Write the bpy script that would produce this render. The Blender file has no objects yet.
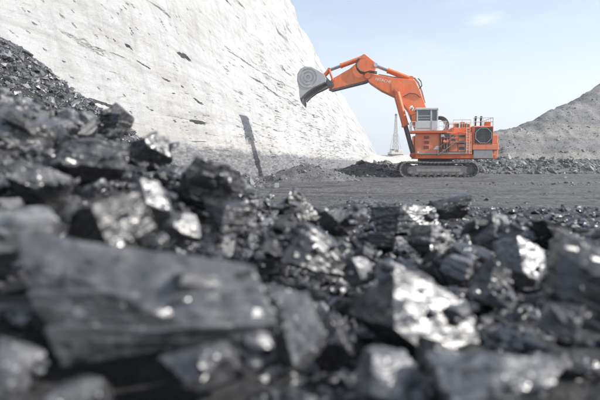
import bpy, bmesh, math, random
import numpy as np
from mathutils import Matrix, Vector, Euler

R = math.radians
PI = math.pi
scn = bpy.context.scene
COL = scn.collection

# ---------------------------------------------------------------- camera, sky, sun, exposure
CAM = Vector((0.0, 0.0, 1.8))
cd = bpy.data.cameras.new('camera')
cam = bpy.data.objects.new('camera', cd)
COL.objects.link(cam)
cam.location = CAM
cam.rotation_euler = (R(90) - math.atan(37 / 500), 0, 0)
cd.lens = 30; cd.sensor_width = 36
cd.clip_start = 0.02; cd.clip_end = 20000
cd.dof.use_dof = True
cd.dof.focus_distance = 45
cd.dof.aperture_fstop = 3.9
cd.dof.aperture_blades = 0
scn.camera = cam

SUN_AZ = 16.0      # degrees the sun stands towards the camera from due right
SUN_EL = 33.0
sdir = Vector((math.cos(R(SUN_AZ)) * math.cos(R(SUN_EL)), -math.sin(R(SUN_AZ)) * math.cos(R(SUN_EL)), math.sin(R(SUN_EL))))
world = bpy.data.worlds.new('World'); scn.world = world; world.use_nodes = True
wn = world.node_tree.nodes; wl = world.node_tree.links
wn.clear()
sky = wn.new('ShaderNodeTexSky'); sky.sky_type = 'NISHITA'; sky.sun_disc = False
sky.sun_elevation = R(SUN_EL); sky.sun_rotation = math.atan2(sdir.x, sdir.y)
sky.altitude = 300; sky.air_density = 1.0; sky.dust_density = 2.2; sky.ozone_density = 1.6
tc = wn.new('ShaderNodeTexCoord'); mp = wn.new('ShaderNodeMapping')
mp.inputs['Scale'].default_value = (1.4, 1.4, 4.5); mp.inputs['Rotation'].default_value = (0.25, 0.1, 0.5)
nz = wn.new('ShaderNodeTexNoise'); nz.inputs['Scale'].default_value = 2.6; nz.inputs['Detail'].default_value = 8; nz.inputs['Roughness'].default_value = .62
cr = wn.new('ShaderNodeValToRGB'); cr.color_ramp.elements[0].position = .47; cr.color_ramp.elements[1].position = .78
cr.color_ramp.elements[0].color = (.42, .42, .42, 1); cr.color_ramp.elements[1].color = (.86, .86, .86, 1)
mx = wn.new('ShaderNodeMix'); mx.data_type = 'RGBA'
bg = wn.new('ShaderNodeBackground'); bg.inputs['Strength'].default_value = 0.125
wo = wn.new('ShaderNodeOutputWorld')
wl.new(tc.outputs['Generated'], mp.inputs['Vector']); wl.new(mp.outputs['Vector'], nz.inputs['Vector'])
wl.new(nz.outputs['Fac'], cr.inputs['Fac']); wl.new(cr.outputs['Color'], mx.inputs['Factor'])
sz = wn.new('ShaderNodeSeparateXYZ'); wl.new(tc.outputs['Generated'], sz.inputs[0])
hr = wn.new('ShaderNodeMapRange'); hr.interpolation_type = 'SMOOTHERSTEP'
hr.inputs['From Min'].default_value = -.02; hr.inputs['From Max'].default_value = .36; hr.inputs['To Min'].default_value = .95; hr.inputs['To Max'].default_value = 0
wl.new(sz.outputs['Z'], hr.inputs['Value'])
hm_ = wn.new('ShaderNodeMix'); hm_.data_type = 'RGBA'; wl.new(hr.outputs[0], hm_.inputs['Factor']); wl.new(sky.outputs['Color'], hm_.inputs['A'])
hm_.inputs['B'].default_value = (5.2, 5.45, 5.6, 1)
wl.new(hm_.outputs['Result'], mx.inputs['A']); mx.inputs['B'].default_value = (4.3, 4.75, 5.35, 1)
# one faint wisp of cloud high on the right
wv = wn.new('ShaderNodeVectorMath'); wv.operation = 'SUBTRACT'; wv.inputs[1].default_value = (0.3254, 0.9104, 0.2554); wl.new(tc.outputs['Generated'], wv.inputs[0])
wm = wn.new('ShaderNodeMapping'); wm.inputs['Rotation'].default_value = (0, .8, 0); wm.inputs['Scale'].default_value = (24, 24, 95); wl.new(wv.outputs[0], wm.inputs['Vector'])
wlen = wn.new('ShaderNodeVectorMath'); wlen.operation = 'LENGTH'; wl.new(wm.outputs[0], wlen.inputs[0])
wnz = wn.new('ShaderNodeTexNoise'); wnz.inputs['Scale'].default_value = 1.3; wnz.inputs['Detail'].default_value = 6; wl.new(wm.outputs[0], wnz.inputs['Vector'])
wad = wn.new('ShaderNodeMath'); wad.operation = 'MULTIPLY_ADD'; wad.inputs[1].default_value = -2.4; wl.new(wnz.outputs['Fac'], wad.inputs[0]); wl.new(wlen.outputs['Value'], wad.inputs[2])
wmr = wn.new('ShaderNodeMapRange'); wmr.interpolation_type = 'SMOOTHSTEP'; wmr.inputs['From Min'].default_value = -1.3; wmr.inputs['From Max'].default_value = -.1; wmr.inputs['To Min'].default_value = .32; wmr.inputs['To Max'].default_value = 0
wl.new(wad.outputs[0], wmr.inputs['Value'])
mx2 = wn.new('ShaderNodeMix'); mx2.data_type = 'RGBA'; wl.new(wmr.outputs[0], mx2.inputs['Factor']); wl.new(mx.outputs['Result'], mx2.inputs['A']); mx2.inputs['B'].default_value = (5.6, 5.75, 5.9, 1)
wl.new(mx2.outputs['Result'], bg.inputs['Color']); wl.new(bg.outputs['Background'], wo.inputs['Surface'])

ld = bpy.data.lights.new('sun', 'SUN'); ld.energy = 3.8; ld.angle = R(.53); ld.color = (1.0, .97, .925)
sun = bpy.data.objects.new('sun', ld); COL.objects.link(sun)
sun.rotation_euler = sdir.to_track_quat('Z', 'Y').to_euler(); sun.location = (40, -20, 60)

scn.view_settings.view_transform = 'Standard'; scn.view_settings.look = 'None'
scn.view_settings.gamma = 1; scn.view_settings.use_curve_mapping = False
scn.view_settings.exposure = 0.78
scn.cycles.use_denoising = True
scn.cycles.max_bounces = 8

# ---------------------------------------------------------------- noise in numpy
def _h(ix, iy, iz, seed):
    n = (ix * 374761393 + iy * 668265263 + iz * 2147483647 + seed * 1442695041) & 0xFFFFFFFF
    n = ((n ^ (n >> 13)) * 1274126177) & 0xFFFFFFFF
    n = ((n ^ (n >> 16)) * 2246822519) & 0xFFFFFFFF
    return ((n ^ (n >> 15)) & 0xFFFFFF) / float(0xFFFFFF)
def vn(x, y, z=None, seed=0):
    x = np.asarray(x, float); y = np.asarray(y, float)
    z = np.zeros_like(x) if z is None else np.asarray(z, float)
    fx, fy, fz = np.floor(x), np.floor(y), np.floor(z)
    ix, iy, iz = fx.astype(np.int64), fy.astype(np.int64), fz.astype(np.int64)
    u, v, w = x - fx, y - fy, z - fz
    u = u * u * (3 - 2 * u); v = v * v * (3 - 2 * v); w = w * w * (3 - 2 * w)
    def L(c):
        a = _h(ix, iy, iz + c, seed) * (1 - u) + _h(ix + 1, iy, iz + c, seed) * u
        b = _h(ix, iy + 1, iz + c, seed) * (1 - u) + _h(ix + 1, iy + 1, iz + c, seed) * u
        return a * (1 - v) + b * v
    r = L(0)
    if np.any(w): r = r * (1 - w) + L(1) * w
    return r * 2 - 1
def fbm(x, y, z=None, o=4, seed=0, gain=.5):
    r = 0; a = 1; s = 0
    for k in range(o):
        f = 2.03 ** k
        r = r + a * vn(x * f + 17.3 * k, y * f - 9.1 * k, None if z is None else z * f + 5.7 * k, seed + k); s += a; a *= gain
    return r / s
def sm(x, a, b):
    t = np.clip((np.asarray(x, float) - a) / (b - a), 0, 1); return t * t * (3 - 2 * t)

# ---------------------------------------------------------------- object helpers
def obj(name, me, mat=None, parent=None):
    o = bpy.data.objects.new(name, me); COL.objects.link(o)
    if mat is not None and me is not None and len(me.materials) == 0: me.materials.append(mat)
    if parent is not None: o.parent = parent
    return o
def tag(o, label=None, cat=None, group=None, kind=None):
    if label: o['label'] = label
    if cat: o['category'] = cat
    if group: o['group'] = group
    if kind: o['kind'] = kind
    return o
def empty(name, loc=(0, 0, 0), rz=0):
    o = bpy.data.objects.new(name, None); COL.objects.link(o); o.location = loc; o.rotation_euler = (0, 0, rz); return o
def np_mesh(name, V, F, smooth=False):
    V = np.asarray(V, np.float32); F = np.asarray(F, np.int32); k = F.shape[1]
    me = bpy.data.meshes.new(name)
    me.vertices.add(len(V)); me.vertices.foreach_set('co', V.ravel())
    me.loops.add(F.size); me.loops.foreach_set('vertex_index', F.ravel())
    me.polygons.add(len(F)); me.polygons.foreach_set('loop_start', np.arange(0, F.size, k, dtype=np.int32))
    try: me.polygons.foreach_set('loop_total', np.full(len(F), k, np.int32))
    except Exception: pass
    me.polygons.foreach_set('use_smooth', np.full(len(F), smooth, bool))
    me.update(calc_edges=True); return me
def grid_faces(n, m):      # n columns (fast axis m)
    i, j = np.meshgrid(np.arange(n - 1), np.arange(m - 1), indexing='ij')
    a = (i * m + j).ravel()
    return np.stack([a, a + m, a + m + 1, a + 1], 1)

class MB:
    """collects simple solids into one mesh"""
    def __init__(self): self.bm = bmesh.new()
    def box(self, x0, x1, y0, y1, z0, z1, bev=.03):
        t = bmesh.new(); bmesh.ops.create_cube(t, size=1)
        for v in t.verts: v.co = Vector(((x0 + x1) / 2 + v.co.x * (x1 - x0), (y0 + y1) / 2 + v.co.y * (y1 - y0), (z0 + z1) / 2 + v.co.z * (z1 - z0)))
        b = min(bev, .3 * min(x1 - x0, y1 - y0, z1 - z0))
        if b > .004: bmesh.ops.bevel(t, geom=t.edges[:], offset=b, segments=1, affect='EDGES')
        self._add(t); return self
    def prism(self, poly, y0, y1, bev=.03):          # outline in x, z; thickness along y
        t = bmesh.new()
        a = [t.verts.new((x, y0, z)) for x, z in poly]; b = [t.verts.new((x, y1, z)) for x, z in poly]
        t.faces.new(a); t.faces.new(b[::-1]); n = len(poly)
        for i in range(n): t.faces.new((a[i], b[i], b[(i + 1) % n], a[(i + 1) % n]))
        bmesh.ops.recalc_face_normals(t, faces=t.faces)
        if bev: bmesh.ops.bevel(t, geom=[e for e in t.edges], offset=bev, segments=1, affect='EDGES', clamp_overlap=True)
        self._add(t); return self
    def tube(self, p, q, r, n=8, r2=None):
        p = Vector(p); q = Vector(q); d = q - p
        if d.length < 1e-6: return self
        t = bmesh.new(); bmesh.ops.create_cone(t, cap_ends=True, segments=n, radius1=r, radius2=r if r2 is None else r2, depth=d.length)
        M = Matrix.Translation((p + q) / 2) @ d.to_track_quat('Z', 'Y').to_matrix().to_4x4()
        bmesh.ops.transform(t, matrix=M, verts=t.verts); self._add(t); return self
    def path(self, pts, r, n=8):
        for a, b in zip(pts[:-1], pts[1:]): self.tube(a, b, r, n)
        return self
    def ring(self, c, axis, r_out, r_in, h, n=28):
        t = bmesh.new(); vs = []
        for (rr, zz) in ((r_out, -h / 2), (r_out, h / 2), (r_in, h / 2), (r_in, -h / 2)):
            vs.append([t.verts.new((rr * math.cos(2 * PI * k / n), rr * math.sin(2 * PI * k / n), zz)) for k in range(n)])
        for i in range(4):
            A, B = vs[i], vs[(i + 1) % 4]
            for k in range(n): t.faces.new((A[k], A[(k + 1) % n], B[(k + 1) % n], B[k]))
        bmesh.ops.recalc_face_normals(t, faces=t.faces)
        M = Matrix.Translation(c) @ Vector(axis).to_track_quat('Z', 'Y').to_matrix().to_4x4()
        bmesh.ops.transform(t, matrix=M, verts=t.verts); self._add(t); return self
    def _add(self, t):
        me = bpy.data.meshes.new('t'); t.to_mesh(me); t.free(); self.bm.from_mesh(me); bpy.data.meshes.remove(me)
    def mesh(self, name):
        me = bpy.data.meshes.new(name); self.bm.to_mesh(me); self.bm.free(); return me
    def build(self, name, mat, parent=None, smooth=False):
        me = self.mesh(name)
        if smooth:
            for p in me.polygons: p.use_smooth = True
            me.set_sharp_from_angle(angle=R(35))
        return obj(name, me, mat, parent)

# ---------------------------------------------------------------- materials
def mat_new(name):
    m = bpy.data.materials.new(name); m.use_nodes = True
    nt = m.node_tree; return m, nt, nt.nodes['Principled BSDF']
def N(nt, t, **kw):
    n = nt.nodes.new(t)
    for k, v in kw.items():
        if k in n.inputs.keys() if hasattr(n.inputs, 'keys') else False: n.inputs[k].default_value = v
        else: setattr(n, k, v)
    return n
def noise(nt, vec, scale, detail=4, rough=.55, dist=0):
    n = nt.nodes.new('ShaderNodeTexNoise'); n.inputs['Scale'].default_value = scale; n.inputs['Detail'].default_value = detail
    n.inputs['Roughness'].default_value = rough; n.inputs['Distortion'].default_value = dist
    nt.links.new(vec, n.inputs['Vector']); return n.outputs['Fac']
def ramp(nt, fac, stops):
    n = nt.nodes.new('ShaderNodeValToRGB'); e = n.color_ramp.elements
    while len(e) < len(stops): e.new(.5)
    for i, (p, c) in enumerate(stops):
        e[i].position = p; e[i].color = (c[0], c[1], c[2], 1) if hasattr(c, '__len__') else (c, c, c, 1)
    nt.links.new(fac, n.inputs['Fac']); return n.outputs['Color']
def mixc(nt, fac, a, b, mode='MIX'):
    n = nt.nodes.new('ShaderNodeMix'); n.data_type = 'RGBA'; n.blend_type = mode
    for s, v in (('Factor', fac), ('A', a), ('B', b)):
        if isinstance(v, (int, float)): n.inputs[s].default_value = v
        elif isinstance(v, tuple): n.inputs[s].default_value = (*v, 1)
        else: nt.links.new(v, n.inputs[s])
    return n.outputs['Result']
def math_(nt, op, a, b=0.0):
    n = nt.nodes.new('ShaderNodeMath'); n.operation = op
    for i, v in enumerate((a, b)):
        if isinstance(v, (int, float)): n.inputs[i].default_value = v
        else: nt.links.new(v, n.inputs[i])
    return n.outputs[0]
def bump(nt, bsdf, h, strength, dist, prev=None):
    b = nt.nodes.new('ShaderNodeBump'); b.inputs['Strength'].default_value = strength; b.inputs['Distance'].default_value = dist
    nt.links.new(h, b.inputs['Height'])
    if prev is not None: nt.links.new(prev, b.inputs['Normal'])
    nt.links.new(b.outputs['Normal'], bsdf.inputs['Normal']); return b.outputs['Normal']
def objco(nt): return nt.nodes.new('ShaderNodeTexCoord').outputs['Object']
def mapping(nt, vec, scale=(1, 1, 1), rot=(0, 0, 0)):
    n = nt.nodes.new('ShaderNodeMapping'); n.inputs['Scale'].default_value = scale; n.inputs['Rotation'].default_value = rot
    nt.links.new(vec, n.inputs['Vector']); return n.outputs['Vector']

def sepc(nt, c):
    n = nt.nodes.new('ShaderNodeSeparateColor'); nt.links.new(c, n.inputs[0]); return n.outputs[0]
def coal_material(name, size, single):
    m, nt, b = mat_new(name)
    co = objco(nt)
    if single:      # one lump per object: its tint, painted sun and shade included, set on the object
        tint = nt.nodes.new('ShaderNodeObjectInfo').outputs['Color']
    else:
        gi = nt.nodes.new('ShaderNodeNewGeometry').outputs['Random Per Island']
        tint = ramp(nt, gi, [(0, (.45, .46, .49)), (.5, (1.1, 1.1, 1.12)), (.85, (2.1, 2.1, 2.1)), (1, (3.4, 3.4, 3.38))])
    n1 = noise(nt, co, 3.0 / size, 4, .6)
    c = ramp(nt, n1, [(.30, (.022, .0225, .024)), (.52, (.050, .0508, .0535)), (.75, (.110, .111, .115))])
    c = mixc(nt, 1.0, c, tint, 'MULTIPLY')
    nt.links.new(c, b.inputs['Base Color'])
    n2 = noise(nt, co, 2.4 / size, 3, .5)
    r = ramp(nt, n2, [(.36, .22), (.48, .34), (.64, .50)])
    nt.links.new(r, b.inputs['Roughness'])
    b.inputs['Specular IOR Level'].default_value = .9
    lam = noise(nt, mapping(nt, co, (1.0, 1.2, 6.0), (.3, .2, .5)), 2.2 / size, 3, .6)
    vo = nt.nodes.new('ShaderNodeTexVoronoi'); vo.inputs['Scale'].default_value = 7.0 / size
    nt.links.new(mapping(nt, co, (1, 1, 1.8), (.5, .3, .1)), vo.inputs['Vector'])
    v2 = nt.nodes.new('ShaderNodeTexVoronoi'); v2.inputs['Scale'].default_value = 5.0 / size; v2.inputs['Randomness'].default_value = 1.0
    nt.links.new(mapping(nt, co, (1, 1.3, 1.7), (.2, .6, .4)), v2.inputs['Vector'])
    vm = nt.nodes.new('ShaderNodeVectorMath'); vm.operation = 'SUBTRACT'; vm.inputs[1].default_value = (.5, .5, .5); nt.links.new(v2.outputs['Color'], vm.inputs[0])
    vs = nt.nodes.new('ShaderNodeVectorMath'); vs.operation = 'SCALE'; nt.links.new(ramp(nt, math_(nt, 'FRACT', math_(nt, 'MULTIPLY', sepc(nt, v2.outputs['Color']), 7.31)), [(.74, .06), (.77, 1.0)]), vs.inputs['Scale']); nt.links.new(vm.outputs[0], vs.inputs[0])
    va = nt.nodes.new('ShaderNodeVectorMath'); va.operation = 'ADD'; nt.links.new(vs.outputs[0], va.inputs[0]); nt.links.new(nt.nodes.new('ShaderNodeNewGeometry').outputs['Normal'], va.inputs[1])
    vz = nt.nodes.new('ShaderNodeVectorMath'); vz.operation = 'NORMALIZE'; nt.links.new(va.outputs[0], vz.inputs[0])
    p = bump(nt, b, lam, .20, size * .10, vz.outputs[0])
    bump(nt, b, vo.outputs['Distance'], .10, size * .08, p)
    return m

def rubble_material(name, size, cols, rough=.6):
    m, nt, b = mat_new(name)
    co = objco(nt); gi = nt.nodes.new('ShaderNodeNewGeometry').outputs['Random Per Island']
    c = ramp(nt, gi, cols); n = noise(nt, co, 2 / size, 5, .6)
    c = mixc(nt, 1.0, c, ramp(nt, n, [(.3, .65), (.7, 1.35)]), 'MULTIPLY')
    nt.links.new(c, b.inputs['Base Color']); b.inputs['Roughness'].default_value = rough
    bump(nt, b, noise(nt, co, 4 / size, 4, .6), .5, size * .15)
    return m

def paint(name, col, rough=.45, dust=.25, dustcol=(.42, .38, .34), scale=1.2, metal=0.0, low=False):
    m, nt, b = mat_new(name); co = objco(nt)
    n = noise(nt, co, scale, 7, .65); st = noise(nt, mapping(nt, co, (3, 3, .8)), scale, 5, .6)
    f = ramp(nt, math_(nt, 'MULTIPLY', n, st), [(.15, 0.0), (.45, 1.0)])
    f = math_(nt, 'MULTIPLY', f, dust * 2)
    c = mixc(nt, f, tuple(col), tuple(dustcol))
    if low:
        sz_ = nt.nodes.new('ShaderNodeSeparateXYZ'); nt.links.new(co, sz_.inputs[0])
        zz_ = math_(nt, 'ADD', math_(nt, 'MULTIPLY', sz_.outputs['Z'], .1), math_(nt, 'MULTIPLY', math_(nt, 'SUBTRACT', n, .5), .35))
        c = mixc(nt, math_(nt, 'MULTIPLY', ramp(nt, zz_, [(.22, 1.0), (.50, 0.0)]), .45), c, (.36, .27, .22))
    gr = noise(nt, mapping(nt, co, (2.2, 2.2, .35)), 1.3, 6, .7)
    c = mixc(nt, math_(nt, 'MULTIPLY', ramp(nt, gr, [(.54, 0.0), (.74, 1.0)]), .40), c, tuple(q * .22 + .02 for q in col))
    nt.links.new(c, b.inputs['Base Color']); b.inputs['Metallic'].default_value = metal
    nt.links.new(ramp(nt, n, [(.3, rough - .1), (.7, rough + .2)]), b.inputs['Roughness'])
    bump(nt, b, n, .12, .02)
    return m

M = {}
M['coal'] = coal_material('coal', .06, True)
M['coal_small'] = coal_material('coal_small', .04, False)
M['orange'] = paint('orange_paint', (.80, .165, .036), .42, .30, (.56, .34, .25), low=True)
M['orange_dark'] = paint('orange_frame_paint', (.60, .10, .018), .5, .2, (.45, .28, .2))
M['cabwhite'] = paint('pale_grey_paint', (.56, .58, .58), .45, .25, (.40, .37, .33))
M['white'] = paint('white_paint', (.80, .80, .78), .5, .15)
M['rail'] = paint('pale_rail_paint', (.62, .60, .56), .5, .2)
M['teal'] = paint('teal_stripe', (.16, .42, .42), .5, .15)
M['black'] = paint('black_rubber', (.025, .025, .028), .55, .12, (.2, .19, .18))
M['trackgrey'] = paint('dusty_track_steel', (.13, .125, .12), .6, .5, (.33, .31, .285), 1.6)
M['frame_grey'] = paint('dusty_frame_grey', (.22, .21, .20), .65, .5, (.36, .34, .31), 1.2)
M['steel'] = paint('worn_bucket_steel', (.42, .42, .425), .45, .4, (.52, .51, .49), 1.0, .15)
M['steel_dark'] = paint('dark_steel', (.07, .07, .072), .5, .3, (.26, .25, .24))
M['chrome'] = paint('cylinder_rod', (.55, .56, .58), .18, .1, (.3, .3, .3), 1, .9)
M['panelgrey'] = paint('grey_panel_paint', (.27, .28, .285), .5, .3)
M['grille'] = paint('grille_black', (.045, .047, .052), .55, .3, (.16, .15, .15))
m, nt, b = mat_new('cab_glass'); b.inputs['Base Color'].default_value = (.07, .09, .10, 1); b.inputs['Roughness'].default_value = .06
b.inputs['Specular IOR Level'].default_value = .9; b.inputs['Metallic'].default_value = .15; M['glass'] = m
m, nt, b = mat_new('lamp_lens'); b.inputs['Base Color'].default_value = (.85, .87, .88, 1); b.inputs['Roughness'].default_value = .12; M['lens'] = m
M['rigpaint'] = paint('weathered_rig_paint', (.50, .48, .45), .6, .3)
M['rigmast'] = paint('grey_mast_paint', (.36, .36, .37), .55, .2)

# white layered rock with a grey seam at its foot
m, nt, b = mat_new('highwall_rock'); co = objco(nt)
sep = nt.nodes.new('ShaderNodeSeparateXYZ'); nt.links.new(co, sep.inputs[0])
big = noise(nt, co, .12, 6, .6)
bed = noise(nt, mapping(nt, co, (.15, .10, 2.2)), 1.0, 6, .62)
c = ramp(nt, big, [(.30, (.425, .421, .411)), (.50, (.475, .473, .469)), (.70, (.515, .515, .514))])
c = mixc(nt, math_(nt, 'MULTIPLY', ramp(nt, bed, [(.48, 0.0), (.66, 1.0)]), .50), c, (.32, .31, .295))
st = noise(nt, mapping(nt, co, (1.2, .5, .35)), .9, 7, .7)
c = mixc(nt, math_(nt, 'MULTIPLY', ramp(nt, st, [(.58, 0.0), (.74, 1.0)]), .55), c, (.28, .275, .27))
sc1 = noise(nt, mapping(nt, co, (.8, .9, .10), (0, -.2, 0)), 1.0, 6, .7)
c = mixc(nt, math_(nt, 'MULTIPLY', ramp(nt, sc1, [(.46, 0.0), (.70, 1.0)]), .45), c, (.27, .268, .266))
sk = noise(nt, mapping(nt, co, (1, .55, 1.1), (.5, 0, 0)), 2.4, 6, .75)
c = mixc(nt, math_(nt, 'MULTIPLY', ramp(nt, sk, [(.60, 0.0), (.70, 1.0)]), .5), c, (.20, .197, .194))
zz = math_(nt, 'ADD', sep.outputs['Z'], math_(nt, 'MULTIPLY', math_(nt, 'SUBTRACT', noise(nt, mapping(nt, co, (1, .25, 1)), .8, 6, .65), .5), 3.0))
dash = noise(nt, mapping(nt, co, (1, .5, 2.5)), 1.6, 5, .7)
seamc = ramp(nt, dash, [(.35, (.09, .09, .094)), (.55, (.19, .19, .197)), (.72, (.34, .335, .33))])
buff = math_(nt, 'MULTIPLY', ramp(nt, zz, [(.0, 0.0), (3.4 / 8, 0.0), (4.4 / 8, .55), (5.6 / 8, 0.0)]), 1.0)
zr = nt.nodes.new('ShaderNodeMapRange'); zr.inputs['From Min'].default_value = 0; zr.inputs['From Max'].default_value = 8
nt.links.new(zz, zr.inputs['Value'])
seam = ramp(nt, zr.outputs[0], [(.0, .95), (.36, .9), (.46, 0.0)])
buff = ramp(nt, zr.outputs[0], [(.38, 0.0), (.50, .5), (.66, 0.0)])
c = mixc(nt, math_(nt, 'MULTIPLY', buff, .6), c, (.36, .325, .285))
c = mixc(nt, seam, c, seamc)
nt.links.new(c, b.inputs['Base Color']); b.inputs['Roughness'].default_value = .9; b.inputs['Specular IOR Level'].default_value = .2
p = bump(nt, b, noise(nt, mapping(nt, co, (1, .8, 1.6)), 1.5, 8, .72), .8, .28)
bump(nt, b, noise(nt, mapping(nt, co, (2.2, 1.6, .22), (.25, -.2, 0)), 1.6, 6, .7), .75, .20, p)
M['wall'] = m

# pit floor: crushed grey coal and stone with wheel ruts
m, nt, b = mat_new('pit_floor_gravel'); co = objco(nt)
c = ramp(nt, noise(nt, co, .25, 6, .6), [(.3, (.05, .05, .052)), (.55, (.075, .075, .075)), (.75, (.11, .108, .106))])
c = mixc(nt, .55, c, ramp(nt, noise(nt, mapping(nt, co, (.12, 1.6, 1), (0, 0, .06)), 1.1, 6, .65), [(.36, (.025, .025, .027)), (.64, (.125, .123, .12))]))
g = noise(nt, co, 5, 7, .78)
c = mixc(nt, 1.0, c, ramp(nt, g, [(.34, .25), (.66, 1.9)]), 'MULTIPLY')
nt.links.new(c, b.inputs['Base Color']); b.inputs['Roughness'].default_value = .8
p = bump(nt, b, g, .8, .08); M['floor'] = m
m, nt, b = mat_new('crushed_coal'); co = objco(nt)
c = ramp(nt, noise(nt, co, 30, 6, .7), [(.3, (.006, .006, .0065)), (.7, (.035, .035, .036))])
nt.links.new(c, b.inputs['Base Color']); b.inputs['Roughness'].default_value = .6
bump(nt, b, noise(nt, co, 55, 6, .7), .8, .012); M['fines'] = m
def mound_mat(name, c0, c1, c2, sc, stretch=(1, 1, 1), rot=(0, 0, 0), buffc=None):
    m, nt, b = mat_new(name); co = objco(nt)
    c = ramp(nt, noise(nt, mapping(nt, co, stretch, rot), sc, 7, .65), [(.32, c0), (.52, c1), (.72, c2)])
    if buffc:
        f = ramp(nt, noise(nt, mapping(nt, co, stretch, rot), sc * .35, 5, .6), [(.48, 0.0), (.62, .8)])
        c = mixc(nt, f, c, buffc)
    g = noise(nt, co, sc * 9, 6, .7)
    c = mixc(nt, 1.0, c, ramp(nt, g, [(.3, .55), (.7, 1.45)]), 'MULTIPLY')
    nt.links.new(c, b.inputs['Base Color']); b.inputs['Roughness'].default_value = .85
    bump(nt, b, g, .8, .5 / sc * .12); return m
M['mound'] = mound_mat('coal_mound_grit', (.060, .060, .063), (.105, .105, .107), (.165, .163, .16), .9)
M['mound_shaded'] = mound_mat('shaded_coal_grit', (.028, .028, .03), (.055, .055, .057), (.095, .094, .093), 1.2)  # shaded copy of the mound grit: machine shadow painted into the colour
M['spoil'] = mound_mat('spoil_slope', (.095, .094, .093), (.170, .167, .162), (.265, .258, .248), .30, (.10, .6, 1.0), (0, -.33, .5), (.27, .25, .215))
M['pale'] = mound_mat('pale_overburden', (.50, .47, .42), (.62, .58, .52), (.70, .67, .62), .12)
M['stone_grey'] = rubble_material('grey_rubble', .3, [(0, (.035, .035, .037)), (.5, (.09, .09, .092)), (.85, (.19, .187, .183)), (1, (.29, .284, .276))], .6)
M['stone_coal'] = rubble_material('coal_rubble', .12, [(0, (.022, .022, .024)), (.6, (.075, .075, .078)), (1, (.20, .20, .20))], .42)

# ---------------------------------------------------------------- the setting: floor
WS, WA, LEAN = .164, -15.7, 1 / math.tan(R(74))
def wall_H(Y): return 54.4 - 50.0 * sm(Y, 110, 640)
def wall_base_x(Y): return WA + WS * Y + .308 * (54.4 - wall_H(Y))
def floor_h(x, y):
    ruts = .035 * fbm(x * .05, y * .9, o=3, seed=5) + .05 * fbm(x * .08 + 3, y * .22, o=3, seed=9)
    fine = .030 * fbm(x * 2.2, y * 2.2, o=3, seed=3)
    fade = sm(np.hypot(x, y), 220, 90)
    rr = np.abs(np.sin((y - .06 * x + 1.5 * np.sin(x * .05)) * 1.45)) ** 3 * .11 * sm(vn(x * .04, y * .12, seed=22), -.3, .3)
    r2 = np.abs(np.sin((x * .55 + y * .83 + 1.2 * np.sin(y * .11)) * 1.3)) ** 5 * .10 * sm(vn(x * .03 + 4, y * .05, seed=25), .0, .4)
    return (ruts * 1.7 + fine * 1.8 + rr + r2) * fade
def lines(a0, a1, step, lo, hi, g=1.25):
    l = list(np.arange(a0, a1 + 1e-6, step)); s = step
    while l[-1] < hi: s *= g; l.append(l[-1] + s)
    s = step
    while l[0] > lo: s *= g; l.insert(0, l[0] - s)
    return np.array(l)
xs = lines(-20, 52, .28, -900, 1000); ys = lines(15, 74, .17, -150, 1500)
X, Y = np.meshgrid(xs, ys, indexing='ij')
Z = floor_h(X, Y)
fl = obj('pit_floor', np_mesh('pit_floor', np.stack([X, Y, Z], -1).reshape(-1, 3), grid_faces(len(xs), len(ys)), True), M['floor'])
tag(fl, 'grey crushed coal floor of the pit with wheel ruts', kind='structure')

# ---------------------------------------------------------------- the white highwall
rng = np.random.default_rng(4)
NU = 690
inv = np.linspace(1 / 13.0, 1 / 640.0, NU)
Yw = 1 / inv
Hw = wall_H(Yw)
zr_ = [-.6]
while zr_[-1] < 54.4: zr_.append(zr_[-1] + max(.045, .0056 * zr_[-1]))
Zw = np.array(zr_)[None, :] * (Hw / 54.4)[:, None]
YY = np.repeat(Yw[:, None], Zw.shape[1], 1)
W = YY            # distance along the wall
def layer_cells(z, w, pitch, cell, seed, warp):
    zz_ = z / pitch + warp
    k = np.floor(zz_).astype(np.int64); fr = zz_ - k
    off = _h(k, k * 0 + 3, k * 0, seed)
    ww = w / cell * (.6 + .8 * _h(k, k * 0 + 9, k * 0, seed)) + off * 50 + .25 * (z / pitch - k)
    c = np.floor(ww).astype(np.int64); fw = ww - c
    h = _h(k, c, k * 0, seed + 2) * 2 - 1
    edge = np.minimum(np.minimum(fr, 1 - fr) * pitch, np.minimum(fw, 1 - fw) * cell)
    return h, edge, off * 2 - 1
warp = .35 * fbm(W * .05, Zw * .2, o=3, seed=31) + .10 * fbm(W * .4, Zw * .5, o=3, seed=32)
d = 1.1 * fbm(W * .045, Zw * .07, o=3, seed=40) + .35 * fbm(W * .16, Zw * .3, o=4, seed=41)
h1, e1, l1 = layer_cells(Zw, W, 1.9, 4.2, 51, warp)
h2, e2, l2 = layer_cells(Zw, W, .75, 1.6, 61, warp * 2.2)
patch = sm(fbm(W * .07, Zw * .12, o=3, seed=71), -.25, .35)
patch2 = sm(fbm(W * .12 + 9, Zw * .2, o=3, seed=72), -.1, .4)
farscale = .55 + sm(YY, 20, 150) * 1.3
h3, e3, l3 = layer_cells(Zw, W, .26, .55, 65, warp * 5)
d += (.10 * h1 + .07 * l1) * (.15 + .9 * patch) * farscale + .022 * h3 * (.2 + patch2) * farscale
d += (.05 * h2 + .03 * l2) * (.1 + 1.0 * patch2) * farscale
d -= .07 * (1 - sm(e1, 0, .10)) * patch * sm(vn(W * .3, Zw * .5, seed=77), -.1, .3) * farscale
d += .06 * fbm(W * .9, Zw * 1.6, o=4, seed=80) * farscale + .16 * fbm(W * .35 + Zw * .25, Zw * .25 - W * .1, o=4, seed=81) * farscale
# broken rubbly foot of the wall (the darker seam)
foot = sm(Zw, 4.5, 2.5)
d += foot * (.25 * fbm(W * .8, Zw * 1.3, o=4, seed=85) + .10)
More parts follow.
